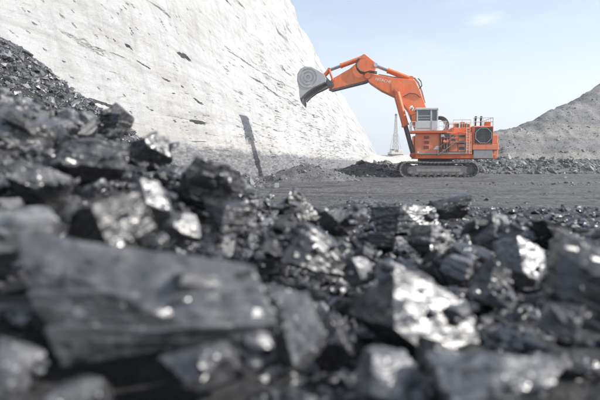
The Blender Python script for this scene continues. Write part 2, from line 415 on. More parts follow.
# open cracks and pockets: long slots along the bedding
def slot(Y0, Z0, ly, lz, depth, tilt=0.0, seed=0):
    i = np.nonzero(np.abs(Yw - Y0) < 1.4 * ly)[0]
    if len(i) < 2: return
    sl_ = slice(i[0], i[-1] + 1); ww = W[sl_]; zz_ = Zw[sl_]
    u = (ww - Y0) / ly; v = (zz_ - Z0 - tilt * (ww - Y0)) / lz
    wob = (.55 * vn(ww[:, :1] * 3.0 / ly, ww[:, :1] * 0 + seed, seed=seed) + .25 * vn(ww[:, :1] * 9.0 / ly, ww[:, :1] * 0 + seed, seed=seed + 1))
    v = v + wob; u = u + .25 * vn(ww * 1.5 / ly, zz_ * .6 / lz, seed=seed + 4)
    d[sl_] -= depth * sm(np.maximum(np.abs(u) ** 1.5 + np.abs(v) * np.abs(u) * .6, np.abs(v)), 1.0, .75)
for k in range(5):
    iy = rng.uniform(1 / 200, 1 / 20); Y0 = 1 / iy
    Z0 = rng.uniform(4.2, min(float(wall_H(Y0)), .36 * Y0 + 1.8))
    s = (.45 + Y0 / 45) * rng.uniform(.35, 1.2)
    slot(Y0, Z0, s * rng.uniform(.5, 1.3), .030 * s * rng.uniform(.8, 2.4) + .02, rng.uniform(.25, .7) * (1 + Y0 / 120), rng.uniform(-.22, .02), k)
# thin broken partings: one set along the bedding, one dipping away
def cracks(n, width, mask): return sm(np.abs(n), width, width * .25) * mask
m1 = sm(fbm(W * .16, Zw * .35, o=2, seed=201), .22, .42); m2 = sm(fbm(W * .20 + 7, Zw * .5, o=2, seed=202), .12, .30)
d -= .22 * farscale * cracks(fbm(W * .16, Zw * .9, o=3, seed=211), .018, m1 * sm(YY, 38, 70))
d -= .16 * farscale * cracks(fbm(W * .20, (Zw + .30 * W) * .8, o=3, seed=212), .022, m2 * sm(YY, 30, 60))
d -= .20 * farscale * cracks(fbm(W * .45, (Zw - .8 * W) * .35, o=3, seed=213), .030, m2 * sm(YY, 35, 70))
slot(31.3, 8.80, 2.5, .30, .10, -.04, 901)        # long shallow scraped groove, upper left
for q in range(5): slot(31.0 + .2 * q, 8.98 - .09 * q, 2.0, .022, .07, -.04, 920 + q)
for k in range(230):      # small chipped flecks
    Y0 = 1 / rng.uniform(1 / 260, 1 / 19); Z0 = rng.uniform(3.4, min(float(wall_H(Y0)), .36 * Y0 + 1.8))
    a_ = (.04 + Y0 / 210) * rng.uniform(.4, 1.0) * (1 + rng.pareto(3.5))
    slot(Y0, Z0, a_, a_ * .15 * rng.uniform(.5, 1.4) + .012, (.05 + .13 * rng.random()) * (1 + Y0 / 90), rng.uniform(-.8, -.05), 1000 + k)
slot(30.0, 5.32, 2.3, .075, 1.0, .0, 903)         # open crack above the coal
slot(32.0, 5.28, 1.2, .06, 1.0, .0, 905)
slot(48.0, 11.8, 2.2, .24, 1.2, .0, 904)          # dark pockets
slot(47.5, 5.6, 2.0, .15, 1.1, .0, 906)
slot(37.0, 10.2, .6, .10, .5, -.1, 908); slot(39.0, 9.3, 1.3, .045, .3, -.12, 909); slot(42.5, 8.7, .7, .04, .3, -.1, 910)
slot(98, 18.2, 36, .05, .25, .045, 907)
d += .9 * (np.floor(fbm(W * .035, Zw * .05, o=3, seed=97) * 5) / 5) * sm(YY, 60, 160)
nx, ny_, nz_ = .96 * math.cos(R(9.3)), -.16, .276
Xw = wall_base_x(YY) - LEAN * np.maximum(Zw, -.6) + d * nx
crest = (1.6 * fbm(W * .06, W * 0, o=4, seed=95) + 1.8 * np.floor(fbm(W * .03, W * 0, o=4, seed=96) * 6) / 6) * sm(Zw, Hw[:, None] * .75, Hw[:, None])
Vw = np.stack([Xw, YY + d * ny_, Zw + d * nz_ * .6 + crest], -1)
# a plateau behind the crest
back = Vw[:, -1:, :] + np.array([[[-14, 0, .6]]]); back2 = back + np.array([[[-260, 0, 2]]])
Vw = np.concatenate([Vw, back, back2], 1)
wall = obj('highwall', np_mesh('highwall', Vw.reshape(-1, 3), grid_faces(NU, Vw.shape[1])[:, ::-1], True), M['wall'])
wall.data.set_sharp_from_angle(angle=R(38))
tag(wall, 'tall white layered rock face of the open pit with a grey seam at its foot', kind='structure')

# ---------------------------------------------------------------- stone scatter helpers
def ico(level):
    t = bmesh.new(); bmesh.ops.create_icosphere(t, subdivisions=level, radius=1)
    V = np.array([v.co[:] for v in t.verts]); F = np.array([[v.index for v in f.verts] for f in t.faces]); t.free(); return V, F
ICO = {k: ico(k) for k in (1, 2, 3, 4, 5, 6)}
def rand_rot(rg, tilt=1.0):
    return np.array(Euler((rg.uniform(-1, 1) * PI * tilt, rg.uniform(-1, 1) * PI * tilt, rg.uniform(-PI, PI))).to_matrix())
def lump(seed, level, half, ncut, rough=1.0):
    """angular broken lump: a box cut by random cleavage planes, with stepped laminae and chipped edges"""
    rg = np.random.default_rng(seed)
    D, F = ICO[level]
    nn = [np.array(v, float) for v in ((1, 0, 0), (-1, 0, 0), (0, 1, 0), (0, -1, 0), (0, 0, 1), (0, 0, -1))]
    nn = [n + rg.normal(0, .17, 3) for n in nn]; cc = [1.0 * rg.uniform(.86, 1.02) for _ in nn]
    for k in range(ncut):
        n = rg.normal(0, 1, 3); n /= np.linalg.norm(n); nn.append(n); cc.append(rg.uniform(.78, 1.12))
    nn = np.array([n / np.linalg.norm(n) for n in nn]); cc = np.array(cc)
    q = D @ nn.T
    r = np.min(np.where(q > 1e-3, cc[None, :] / np.maximum(q, 1e-3), 9.0), 1)
    p = D * r[:, None]
    if level >= 2:
        s = seed % 97
        r = r * (1 + rough * (.055 * fbm(p[:, 0] * 1.6, p[:, 1] * 1.6, p[:, 2] * 1.6, 2, s)))
        if level >= 3:
            b = rg.normal(0, .25, 3) + np.array([0, 0, 1.0]); b /= np.linalg.norm(b)
            t = p @ b * rg.uniform(5, 9) + .8 * vn(p[:, 0] * 2, p[:, 1] * 2, p[:, 2] * 2, s + 5)
            k = np.floor(t).astype(np.int64)
            r = r * (1 + rough * .040 * (_h(k, k * 0 + s, k * 0, s) * 2 - 1))
            r = r * (1 + rough * .030 * fbm(p[:, 0] * 6, p[:, 1] * 6, p[:, 2] * 6, 3, s + 11))
            chip = np.floor(vn(p[:, 0] * 3.2, p[:, 1] * 3.2, p[:, 2] * 3.2, s + 21) * 3) / 3
            r = r * (1 + rough * .035 * chip)
    return D * r[:, None] * np.asarray(half)[None, :], F
PROTO1 = [lump(1000 + i, 1, (1, 1, 1), 4) for i in range(24)]
PROTO2 = [lump(2000 + i, 2, (1, 1, 1), 5) for i in range(24)]
def scatter_mesh(name, items, protos, rg):
    """items: (x,y,z,size) ; joins many stones into one mesh"""
    Vs, Fs, off = [], [], 0
    for (x, y, z, s) in items:
        P, F = protos[rg.integers(len(protos))]
        h = np.array([s * rg.uniform(.8, 1.35), s * rg.uniform(.7, 1.1), s * rg.uniform(.5, .95)])
        V = (P * h) @ rand_rot(rg, .25).T + np.array([x, y, z])
        Vs.append(V); Fs.append(F + off); off += len(V)
    return np_mesh(name, np.concatenate(Vs), np.concatenate(Fs))

def sample(fn, n, x0, x1, y0, y1, ok, sz):
    out = []
    while len(out) < n:
        x = rg.uniform(x0, x1, 4000); y = rg.uniform(y0, y1, 4000); z = fn(x, y)
        m_ = ok(x, y, z); s = sz(len(x))
        out += list(zip(x[m_], y[m_], z[m_], s[m_]))
    return out[:n]
def height_patch(name, fn, x0, x1, y0, y1, nx_, ny2, mat):
    xs_ = np.linspace(x0, x1, nx_); ys_ = np.linspace(y0, y1, ny2); X, Y = np.meshgrid(xs_, ys_, indexing='ij')
    return obj(name, np_mesh(name, np.stack([X, Y, fn(X, Y)], -1).reshape(-1, 3), grid_faces(nx_, ny2), True), mat)

# ---------------------------------------------------------------- spoil hill, berm, mounds, coal bank, pale bench
def hill_h(x, y):
    x = np.asarray(x, float); y = np.asarray(y, float)
    yc = 107 + (x - 42) * .59 + 3 * vn(x * .04, x * 0, seed=3)
    ch = np.clip(7.8 + (x - 42) * .39, -6, 52) + 1.0 * fbm(x * .06, x * 0 + 4, o=4, seed=6)
    dd = y - yc
    base = ch - .65 * np.sqrt(dd * dd + 9) + 1.6
    gul = .8 * fbm(x * .13 - y * .06, y * .05, o=4, seed=12) + .6 * fbm(x * .35 + y * .1, y * .28, o=4, seed=13) + .30 * fbm(x * 1.1, y * 1.1, o=4, seed=14)
    terr = .55 * np.abs(np.sin(base * .55 + 2.0 * vn(x * .05, y * .05, seed=15)))
    return np.maximum(base + (gul + terr) * sm(base, -1, 4), -1.5)
hill = height_patch('spoil_hill', hill_h, 15, 190, 70, 260, 360, 320, M['spoil'])
tag(hill, 'grey spoil hill rising behind the excavator to the right', kind='structure')

rg = np.random.default_rng(12)
def dome(cx, cy, ax, ay, h, seed, rot=0.0, rag=.18):
    c_, s_ = math.cos(rot), math.sin(rot)
    def f(x, y):
        u = ((x - cx) * c_ + (y - cy) * s_) / ax; v = (-(x - cx) * s_ + (y - cy) * c_) / ay
        r = np.sqrt(u * u + v * v) * (1 + rag * fbm(x * .5, y * .5, o=3, seed=seed))
        prof = np.clip(1 - r, -.25, 1)
        prof = np.where(prof > 0, 1 - (1 - prof) ** 1.35, prof)
        return h * prof + .10 * h * fbm(x * 1.1, y * 1.1, o=4, seed=seed + 4) - .05
    return f
def add_mound(name, cx, cy, ax, ay, h, seed, mat, label, cat, rot=0, nstone=0, size=.14, smat='stone_coal', grp=None, res=90):
    f = dome(cx, cy, ax, ay, h, seed, rot); e = max(ax, ay) * 1.3
    o = height_patch(name, f, cx - e, cx + e, cy - e, cy + e, res, res, mat); tag(o, label, cat, grp)
    if nstone:
        it = sample(f, nstone, cx - e, cx + e, cy - e, cy + e, lambda x, y, z: z > -.03, lambda n: size * np.minimum(3.2, .55 * rg.pareto(2.2, n) + .5))
        c = obj('rubble', scatter_mesh('rubble', it, PROTO1, rg), M[smat], o); tag(c, kind='stuff')
    return o
add_mound('coal_mound', .6, 47.5, 5.2, 3.0, 1.75, 21, M['mound'], 'low grey mound of fine coal at the foot of the white rock face', 'mound', .1, 900, .055, 'stone_grey')
add_mound('coal_mound', 8.2, 61.5, 5.4, 3.2, 1.9, 27, M['mound_shaded'], 'dark coal mound in shadow under the excavator bucket arm, left of its tracks', 'mound', .0, 700, .14)
add_mound('coal_mound', 11.2, 66.5, 4.0, 2.6, 2.1, 29, M['mound_shaded'], 'rubbly coal mound just behind the front of the excavator tracks', 'mound', .2, 500, .2, 'stone_grey')
add_mound('coal_mound', -5.5, 36, 4.4, 4.0, 1.1, 33, M['mound'], 'low dark heap of coal rubble against the foot of the white wall', 'mound', .0, 900, .12)

def berm_h(x, y):
    top = (2.7 + .7 * fbm(x * .12, x * 0, o=3, seed=44)) * sm(x, 14, 26)
    r = np.abs(y - (86 + 1.5 * vn(x * .08, x * 0, seed=45))) / 5.5
    return top * np.clip(1 - r, -.2, 1) + .35 * fbm(x * .7, y * .7, o=4, seed=46) - .1
berm = height_patch('rubble_berm', berm_h, 10, 120, 76, 97, 330, 70, M['mound'])
tag(berm, 'long low bank of broken grey rock along the foot of the spoil hill', 'rubble bank')
it = sample(berm_h, 3600, 18, 112, 78, 90, lambda x, y, z: (z > -.05) & (x / y < .75), lambda n: .14 * np.minimum(4.5, .6 * rg.pareto(1.9, n) + .6))
tag(obj('rubble', scatter_mesh('rubble', it, PROTO1, rg), M['stone_grey'], berm), kind='stuff')
it = sample(hill_h, 3000, 24, 130, 90, 170, lambda x, y, z: (z > .5) & (x / y < .75) & (y < 107 + (x - 42) * .59), lambda n: .085 * np.minimum(4.0, .6 * rg.pareto(2.3, n) + .5))
tag(obj('loose_rock', scatter_mesh('loose_rock', it, PROTO1, rg), M['stone_grey'], hill), kind='stuff')

def bank_h(x, y):
    r = np.hypot(x + 11.2, (y - 12.5))
    return np.minimum(7.7 - .76 * r, 5.6) + .30 * fbm(x * .8, y * .8, o=4, seed=52) + .10 * fbm(x * 3, y * 3, o=3, seed=53)
bank = height_patch('coal_bank', bank_h, -22, .5, 1.5, 24, 200, 200, M['fines'])
tag(bank, 'bank of broken black coal leaning on the white rock at the far left', 'coal bank')
it = sample(bank_h, 21000, -11.5, .2, 4.0, 13.0, lambda x, y, z: (z > -.05) & (x / y > -.85) & ((z > .12 * y) | (rg.random(len(x)) < .4)), lambda n: .026 * np.minimum(4.0, .6 * rg.pareto(1.9, n) + .55))
tag(obj('coal_rubble', scatter_mesh('coal_rubble', it, PROTO1, rg), M['coal_small'], bank), kind='stuff')

def bench_h(x, y):
    r = np.abs(y - 310) / 22; e = sm(x, 25, 44) * sm(x, 150, 90)
    return (6.6 + 1.2 * fbm(x * .1, y * .1, o=3, seed=61)) * e * np.clip(1.25 - r, -.1, 1) - .4
bench = height_patch('pale_bench', bench_h, 15, 165, 275, 345, 160, 70, M['pale'])
tag(bench, 'pale sandy bench in the far distance under the drilling rig', kind='structure')

# loose stones on the pit floor
it = []
while len(it) < 6000:
    y = 13 * (78 / 13) ** rg.random(); x = rg.uniform(-.55, .75) * y
    if x < wall_base_x(y) + .5 or float(vn(np.array([x * .25]), np.array([y * .25]), seed=8)[0]) < rg.uniform(-.6, .7): continue
    it.append((x, y, .004, .022 * (y / 25) ** .6 * min(5, .6 * rg.pareto(1.8) + .5)))
st_ = obj('gravel', scatter_mesh('gravel', it, PROTO1, rg), M['stone_coal'])
tag(st_, 'loose grey stones strewn over the pit floor', 'gravel', kind='stuff')

# ---------------------------------------------------------------- the excavator
ROOT = empty('mining_excavator', (16.55, 60, 0), R(-7))
tag(ROOT, 'huge orange hydraulic mining excavator reaching its bucket towards the white wall', 'excavator')

# crawler tracks
TXF, TXR, TR = -3.82, 2.98, .93
def track_path():
    pts = []; Lr = TXR - TXF; per = 2 * Lr + 2 * PI * TR; n = 46
    for k in range(n):
        s = per * k / n
        if s < Lr: pts.append((TXF + s, 0.0, 0.0))
        elif s < Lr + PI * TR:
            a = (s - Lr) / TR; pts.append((TXR + TR * math.sin(a), TR - TR * math.cos(a), a))
        elif s < 2 * Lr + PI * TR:
            q = s - Lr - PI * TR; sag = -.07 * math.sin(PI * q / Lr) ** 2 + .0
            pts.append((TXR - q, 2 * TR + sag, PI))
        else:
            a = PI + (s - 2 * Lr - PI * TR) / TR; pts.append((TXF + TR * math.sin(a), TR - TR * math.cos(a), a))
    return pts
shoe = MB(); shoe.box(-.20, .20, -.72, .72, -.02, .10, .02); shoe.box(-.17, -.11, -.70, .70, -.09, -.02, .01); shoe.box(.02, .08, -.70, .70, -.075, -.02, .01)
shoe.box(-.16, .16, -.30, -.16, .10, .24, .02); shoe.box(-.16, .16, .16, .30, .10, .24, .02)
shoe_me = shoe.mesh('track_shoe'); shoe_me.materials.append(M['trackgrey'])
rol = MB(); rol.tube((0, -.52, 0), (0, .52, 0), .24, 16); rol.tube((0, -.58, 0), (0, .58, 0), .10, 10)
rol_me = rol.mesh('track_roller'); rol_me.materials.append(M['steel_dark'])
for sy in (-1, 1):
    cy = 2.75 * sy
    fr = MB().prism([(TXF - .1, .62), (TXF + .5, .42), (TXR - .5, .42), (TXR + .2, .66), (TXR + .1, 1.20), (TXR - .6, 1.50), (TXF + .9, 1.52), (TXF, 1.30)], cy - .50, cy + .50, .08)
    fr.box(TXF + .9, TXR - 1.0, cy - .56, cy - .50, .80, 1.22, .02); fr.box(TXF + .9, TXR - 1.0, cy + .50, cy + .56, .80, 1.22, .02)
    tf = fr.build('track_frame', M['frame_grey'], ROOT)
    for (x, z, a) in track_path():
        o = obj('track_shoe', shoe_me, None, tf); o.location = (x, cy, z + .08); o.rotation_euler = (0, -a, 0)
    for k in range(8):
        o = obj('track_roller', rol_me, None, tf); o.location = (TXF + .55 + k * (TXR - TXF - 1.1) / 7, cy, .47)
    for k in range(3):
        o = obj('carrier_roller', rol_me, None, tf); o.location = (TXF + 1.5 + k * 1.9, cy, 1.48); o.scale = (.55, .8, .55)
    wh = MB(); wh.ring((TXF, cy, TR + .08), (0, 1, 0), .72, .46, .36, 28); wh.tube((TXF, cy - .3, TR + .08), (TXF, cy + .3, TR + .08), .46, 20); wh.tube((TXF, cy - .62, TR + .08), (TXF, cy + .62, TR + .08), .16, 12)
    wh.build('idler_wheel', M['steel_dark'], tf)
    sp = MB(); sp.tube((TXR, cy - .24, TR + .08), (TXR, cy + .24, TR + .08), .60, 24); sp.tube((TXR, cy - .56, TR + .08), (TXR, cy + .56, TR + .08), .34, 18)
    for k in range(14):
        a = 2 * PI * k / 14; sp.tube((TXR + .56 * math.cos(a), cy - .2, TR + .08 + .56 * math.sin(a)), (TXR + .56 * math.cos(a), cy + .2, TR + .08 + .56 * math.sin(a)), .09, 8)
    sp.build('drive_sprocket', M['steel_dark'], tf)
ub = MB(); ub.box(-2.2, 1.5, -2.3, 2.3, .75, 1.75, .12); ub.tube((-.4, 0, 1.7), (-.4, 0, 2.05), 1.9, 40)
ub.build('undercarriage', M['steel_dark'], ROOT)
sr = MB(); sr.ring((-.4, 0, 2.16), (0, 0, 1), 2.0, 1.5, .30, 40); sr.build('swing_ring', M['black'], ROOT)

# upper platform
pl = MB(); pl.box(-2.9, 5.9, -2.95, 2.95, 2.30, 2.75, .05); pl.box(-2.2, 5.6, -1.2, 1.2, 2.24, 2.30, .01); pl.build('platform', M['orange_dark'], ROOT)
# tall box under the cab
cs = MB(); cs.box(-2.88, -.42, -3.0, -1.05, 2.76, 5.20, .05)
cs = cs.build('cab_support', M['orange'], ROOT)
for zc in (4.72, 4.16, 3.60):
    fr = MB(); fr.box(-2.12, -1.50, -3.03, -3.003, zc - .17, zc + .17, .01)
    v = fr.build('vent', M['orange_dark'], cs)
    for k in range(2):
        for j in range(4):
            pass
    sl = MB()
    for j in range(4): sl.box(-2.08, -1.54, -3.05, -3.033, zc - .145 + j * .077, zc - .105 + j * .077, 0)
    sl.build('vent_slats', M['grille'], cs)
MB().box(-2.80, -2.62, -3.02, -3.003, 2.95, 3.10, 0).build('marker_plate', M['white'], cs)
MB().box(-2.60, -.46, -3.025, -3.004, 2.82, 2.93, 0).build('stripe', M['teal'], cs)
pt = MB(); pt.prism([(-1.0, 3.35), (-.45, 3.35), (-.45, 3.75), (-.72, 3.72)], -3.022, -3.004, 0); pt.build('white_emblem_panel', M['white'], cs)
# cab deck with walkway
dk = MB(); dk.box(-3.60, .40, -3.35, -.95, 5.22, 5.42, .03); dk.box(-3.62, .42, -3.40, -3.35, 5.18, 5.46, .015); dk.build('cab_deck', M['orange_dark'], ROOT)
# cab
cb = MB(); x0, x1, y0, y1, z0, z1 = -2.95, -.55, -2.98, -1.15, 5.43, 7.98
cb.box(x0, x1, y0, y1, z0, 6.58, .04)                       # lower wall
cb.box(x0 - .12, x1 + .05, y0 - .06, y1 + .06, 7.80, 8.06, .05)   # roof
for (xa, xb, ya, yb) in ((x0, x0 + .14, y0, y0 + .14), (-1.42, -1.24, y0, y0 + .14), (x1 - .16, x1, y0, y0 + .14), (x0, x0 + .14, y1 - .14, y1), (x1 - .16, x1, y1 - .14, y1)):
    cb.box(xa, xb, ya, yb, 6.58, 7.80, .02)
cb.box(x1 - .10, x1, y0 + .14, y1 - .14, 6.58, 7.80, .02); cb.box(x0 + .14, x1 - .16, y1 - .10, y1, 6.58, 7.80, .02)
cab = cb.build('cab', M['cabwhite'], ROOT)
MB().box(x0 + .15, -1.43, y0 + .05, y0 + .07, 6.60, 7.79, 0).build('side_window', M['glass'], cab)
MB().box(-1.23, x1 - .17, y0 + .05, y0 + .07, 6.60, 7.79, 0).build('door_window', M['glass'], cab)
MB().box(x0 + .04, x0 + .06, y0 + .15, y1 - .15, 6.60, 7.79, 0).build('windscreen', M['glass'], cab)
dr = MB(); dr.box(-1.26, x1 - .10, y0 - .035, y0 - .005, 5.50, 6.57, .01); dr = dr.build('door', M['cabwhite'], cab)
MB().box(x0 + .1, -1.34, y0 - .03, y0 - .004, 5.75, 5.80, 0).build('trim_strip', M['panelgrey'], cab)
sb = MB(); sb.box(x0 + .15, -1.43, y0 + .02, y0 + .045, 7.12, 7.17, 0); sb.box(x0 + .15, -1.43, y0 + .02, y0 + .045, 6.82, 6.86, 0); sb.build('window_bar', M['cabwhite'], cab)
s_ = MB(); s_.box(-2.35, -1.85, -2.4, -1.8, 6.59, 6.72, .05); s_.box(-1.95, -1.80, -2.4, -1.8, 6.72, 7.35, .05); s_.build('driver_seat', M['black'], cab)
lm = MB(); lm.tube((-3.35, -2.6, 8.16), (-3.62, -2.6, 8.12), .20, 16); lm.tube((-3.30, -2.6, 7.9), (-3.30, -2.6, 8.16), .05, 8); lm.build('roof_lamp', M['white'], cab)
lm = MB(); lm.tube((-3.35, -1.5, 8.16), (-3.60, -1.5, 8.12), .18, 16); lm.tube((-3.30, -1.5, 7.9), (-3.30, -1.5, 8.16), .05, 8); lm.build('roof_lamp', M['white'], cab)
mr = MB(); mr.tube((-2.95, -2.98, 7.4), (-3.55, -3.2, 7.2), .03, 6); mr.box(-3.66, -3.52, -3.3, -3.1, 6.7, 7.25, .03); mr.build('mirror', M['black'], cab)
def railing(name, pts, z0, h, parent, r=.038, step=.9, mat='rail'):
    b = MB()
    for (xa, ya), (xb, yb) in zip(pts[:-1], pts[1:]):
        n = max(1, int(round(math.hypot(xb - xa, yb - ya) / step)))
        for k in range(n + 1):
            x = xa + (xb - xa) * k / n; y = ya + (yb - ya) * k / n; b.tube((x, y, z0), (x, y, z0 + h), r, 6)
        b.tube((xa, ya, z0 + h), (xb, yb, z0 + h), r, 6); b.tube((xa, ya, z0 + h * .52), (xb, yb, z0 + h * .52), r * .8, 6)
    return b.build(name, M[mat], parent)
railing('cab_handrail', [(-3.5, -1.1), (-3.5, -3.3), (-3.05, -3.3)], 5.42, 1.05, ROOT)
railing('cab_handrail', [(-.5, -3.3), (.35, -3.3), (.35, -1.1)], 5.42, 1.05, ROOT)
# engine house
eh = MB(); eh.box(-.40, 3.26, -3.0, 3.0, 2.76, 5.28, .05); eh.box(1.2, 3.26, -2.3, 2.3, 5.29, 5.85, .06)
eh.box(-2.85, -.42, 1.05, 3.0, 2.76, 5.1, .05)
eh = eh.build('engine_house', M['orange'], ROOT)
for (xa, xb) in ((.80, 1.62), (1.70, 2.46), (2.54, 3.20)):
    MB().box(xa - .045, xb + .045, -3.012, -3.002, 3.05, 5.17, 0).build('door_seal', M['steel_dark'], eh)
    p_ = MB().box(xa, xb, -3.045, -3.014, 3.10, 5.12, .012).build('access_door', M['orange'], eh)
    MB().box(xb - .14, xb - .09, -3.07, -3.046, 4.0, 4.25, .005).build('door_handle', M['steel_dark'], eh)
MB().box(-.38, 2.5, -3.047, -3.004, 2.84, 2.95, 0).build('stripe', M['teal'], eh)
# flat black sheet painting a recess's shade behind pumps and pipes, beside cab support
MB().box(-.34, .70, -3.012, -3.002, 3.05, 5.17, 0).build('bay_shade', M['grille'], eh)
for k in range(3): MB().tube((-.18 + .33 * k, -3.09, 3.08), (-.18 + .33 * k, -3.09, 5.10 - .2 * k), .055, 8).build('pipe', M['orange_dark'], eh, True)
for zc in (3.45, 3.95, 4.62): MB().tube((-.32, -3.14, zc), (.68, -3.14, zc + .06), .045, 8).build('pipe', M['steel_dark'], eh, True)
MB().tube((.02, -3.18, 4.18), (.58, -3.18, 4.18), .17, 14).build('air_tank', M['orange'], eh, True)
MB().box(-.25, .10, -3.16, -3.02, 4.75, 5.05, .02).build('control_box', M['cabwhite'], eh)
MB().box(-.05, .35, -3.2, -3.02, 3.10, 3.36, .03).build('pump', M['panelgrey'], eh)
ld_ = MB()
for dx in (2.56, 2.92): ld_.tube((dx, -3.12, 2.9), (dx, -3.12, 6.2), .026, 6)
for k in range(10): ld_.tube((2.56, -3.12, 3.0 + k * .3), (2.92, -3.12, 3.0 + k * .3), .02, 6)
ld_.build('ladder', M['rail'], eh)
for zc in (3.3, 3.95, 4.6): MB().box(1.78, 2.38, -3.062, -3.046, zc, zc + .34, 0).build('door_vent', M['grille'], eh)
for zc in (4.3, 4.75): MB().box(.90, 1.52, -3.062, -3.046, zc, zc + .26, 0).build('door_vent', M['grille'], eh)
for k in range(4): MB().tube((1.35 + .45 * k, -2.15, 5.86), (1.35 + .45 * k, -2.15, 6.2 + .12 * (k % 2)), .13, 12).build('breather_cap', M['steel_dark'], eh, True)
rd = MB()
rd.box(3.27, 5.52, -2.99, 2.99, 3.28, 5.95, .05)
rad = rd.build('radiator_housing', M['orange'], ROOT)
MB().box(3.44, 5.40, -3.02, -2.993, 3.95, 5.80, .01).build('grille_backing', M['grille'], rad)
for k in range(13):
    MB().box(3.46, 5.38, -3.06, -3.024, 4.02 + k * .138, 4.055 + k * .138, 0).build('grille_slat', M['steel_dark'], rad)
oc = MB(); c0 = (4.42, -3.055, 4.875)
for k in range(8):
    a0 = PI / 8 + k * PI / 4; a1 = a0 + PI / 4; r0 = .93
    oc.tube((c0[0] + r0 * math.cos(a0), c0[1] - .02, c0[2] + r0 * .96 * math.sin(a0)), (c0[0] + r0 * math.cos(a1), c0[1] - .02, c0[2] + r0 * .96 * math.sin(a1)), .035, 6)
oc.build('fan_shroud', M['panelgrey'], rad)
gf = MB()
for (xa, xb, za, zb) in ((3.38, 3.45, 3.9, 5.86), (5.39, 5.46, 3.9, 5.86), (3.45, 5.39, 5.79, 5.86), (3.45, 5.39, 3.9, 3.96)): gf.box(xa, xb, -3.075, -2.994, za, zb, .01)
gf.build('grille_frame', M['orange_dark'], rad)
MB().box(3.27, 6.08, -3.06, 2.9, 3.27, 3.90, .04).build('rear_band', M['orange'], rad)
MB().box(3.40, 5.48, -3.02, 2.8, 2.32, 3.265, .03).build('lower_panel', M['panelgrey'], rad)
cw = MB(); cw.prism([(5.53, 2.34), (6.05, 2.48), (6.10, 3.26), (5.53, 3.26)], -2.9, 2.9, .05); cw.box(5.53, 6.04, -2.95, 2.95, 3.91, 4.95, .06); cw.build('counterweight', M['orange'], ROOT)
railing('rear_handrail', [(1.25, -2.25), (3.2, -2.25)], 5.86, .85, ROOT)
railing('rear_handrail', [(3.35, -2.9), (5.45, -2.9), (5.45, 2.9)], 5.95, .92, ROOT)
railing('rear_handrail', [(1.25, 2.25), (5.4, 2.9)], 5.90, .9, ROOT)
railing('side_handrail', [(.45, -2.95), (1.2, -2.95)], 5.29, .9, ROOT, mat='orange_dark')
for (x, y) in ((3.85, -1.5), (4.45, -1.5)):
    ex = MB(); ex.tube((x, y, 5.95), (x, y, 6.75), .10, 10); ex.tube((x, y, 6.75), (x + .05, y, 7.15), .13, 10); ex.build('exhaust_stack', M['black'], ROOT)
for (x, y, w_, h_) in ((1.7, -1.5, .5, .55), (2.5, -1.0, .45, .7), (3.0, -1.8, .3, .4)):
    MB().box(x - w_ / 2, x + w_ / 2, y - .3, y + .3, 5.86, 5.86 + h_, .05).build('air_filter_box', M['orange_dark'], ROOT)
MB().box(4.75, 5.3, -2.5, -1.7, 5.96, 6.45, .05).build('roof_unit', M['orange_dark'], ROOT)
# folding stair on the side
sx = MB(); a_, b_ = Vector((-.55, -3.18, 2.70)), Vector((1.35, -3.18, 4.15))
for dy in (-.25, .12): sx.tube(a_ + Vector((0, dy, 0)), b_ + Vector((0, dy, 0)), .035, 6); sx.tube(a_ + Vector((0, dy, .8)), b_ + Vector((0, dy, .8)), .022, 6)
for t in (0, .5, 1): sx.tube(a_.lerp(b_, t) + Vector((0, -.25, 0)), a_.lerp(b_, t) + Vector((0, -.25, .8)), .02, 6)
sx.box(1.3, 2.45, -3.45, -3.07, 4.10, 4.16, .01); stair = sx.build('stair', M['panelgrey'], ROOT)
for k in range(8):
    p = a_.lerp(b_, (k + .5) / 8); MB().box(p.x - .13, p.x + .13, -3.42, -3.07, p.z - .015, p.z + .015, .005).build('step', M['panelgrey'], stair)
railing('stair_handrail', [(1.35, -3.42), (2.42, -3.42), (2.42, -3.08)], 4.16, .85, ROOT, mat='orange_dark')
# black hydraulic hoses looping from the platform to the boom
for j, (dy, g) in enumerate(((-1.0, 0), (-.72, .12), (-.45, .22), (.5, .1), (.8, .0))):
    pts = []
    for k in range(15):
        t = k / 14; a = R(190 - 245 * t); pts.append((-.05 + (.98 - g) * math.cos(a), dy, 6.20 + (1.0 - g) * math.sin(a)))
    MB().path(pts, .095, 8).build('hydraulic_hose', M['black'], ROOT, True)

# boom
BT = [(-8.62, 12.55), (-8.15, 12.42), (-5.49, 11.84), (-4.17, 11.70), (-2.95, 11.50), (-2.45, 10.48), (-1.55, 8.10), (-1.00, 5.10), (-1.0, 4.1)]
BB = [(-2.0, 4.1), (-2.79, 5.75), (-3.65, 7.90), (-4.42, 8.95), (-5.2, 9.62), (-6.8, 10.40), (-8.15, 11.32), (-8.68, 11.85)]
boom = MB().prism(BT + BB, -.78, .78, .04).build('boom', M['orange'], ROOT)
for sy in (-1, 1):
    ya, yb = (.785, .82) if sy > 0 else (-.82, -.785)
    sp_ = MB(); sp_.prism([(-5.75, 11.25), (-4.9, 11.45), (-4.2, 10.9), (-4.4, 10.0), (-5.15, 9.85), (-5.65, 10.25)], ya, yb, .01)
    sp_.tube((-5.1, .80 * sy, 10.34), (-5.1, 1.55 * sy, 10.34), .24, 14)
    sp_.build('cylinder_mount', M['orange'], boom)
    MB().tube((-8.5, .78 * sy, 12.12), (-8.5, .98 * sy, 12.12), .36, 16).build('pivot_boss', M['orange_dark'], boom)
wt = bpy.data.curves.new('lettering', 'FONT'); wt.body = 'HITACHI'; wt.size = .47; wt.extrude = .004; wt.align_x = 'CENTER'; wt.align_y = 'CENTER'; wt.shear = .25
wtmp = bpy.data.objects.new('lettering_curve', wt); COL.objects.link(wtmp); bpy.context.view_layer.update()
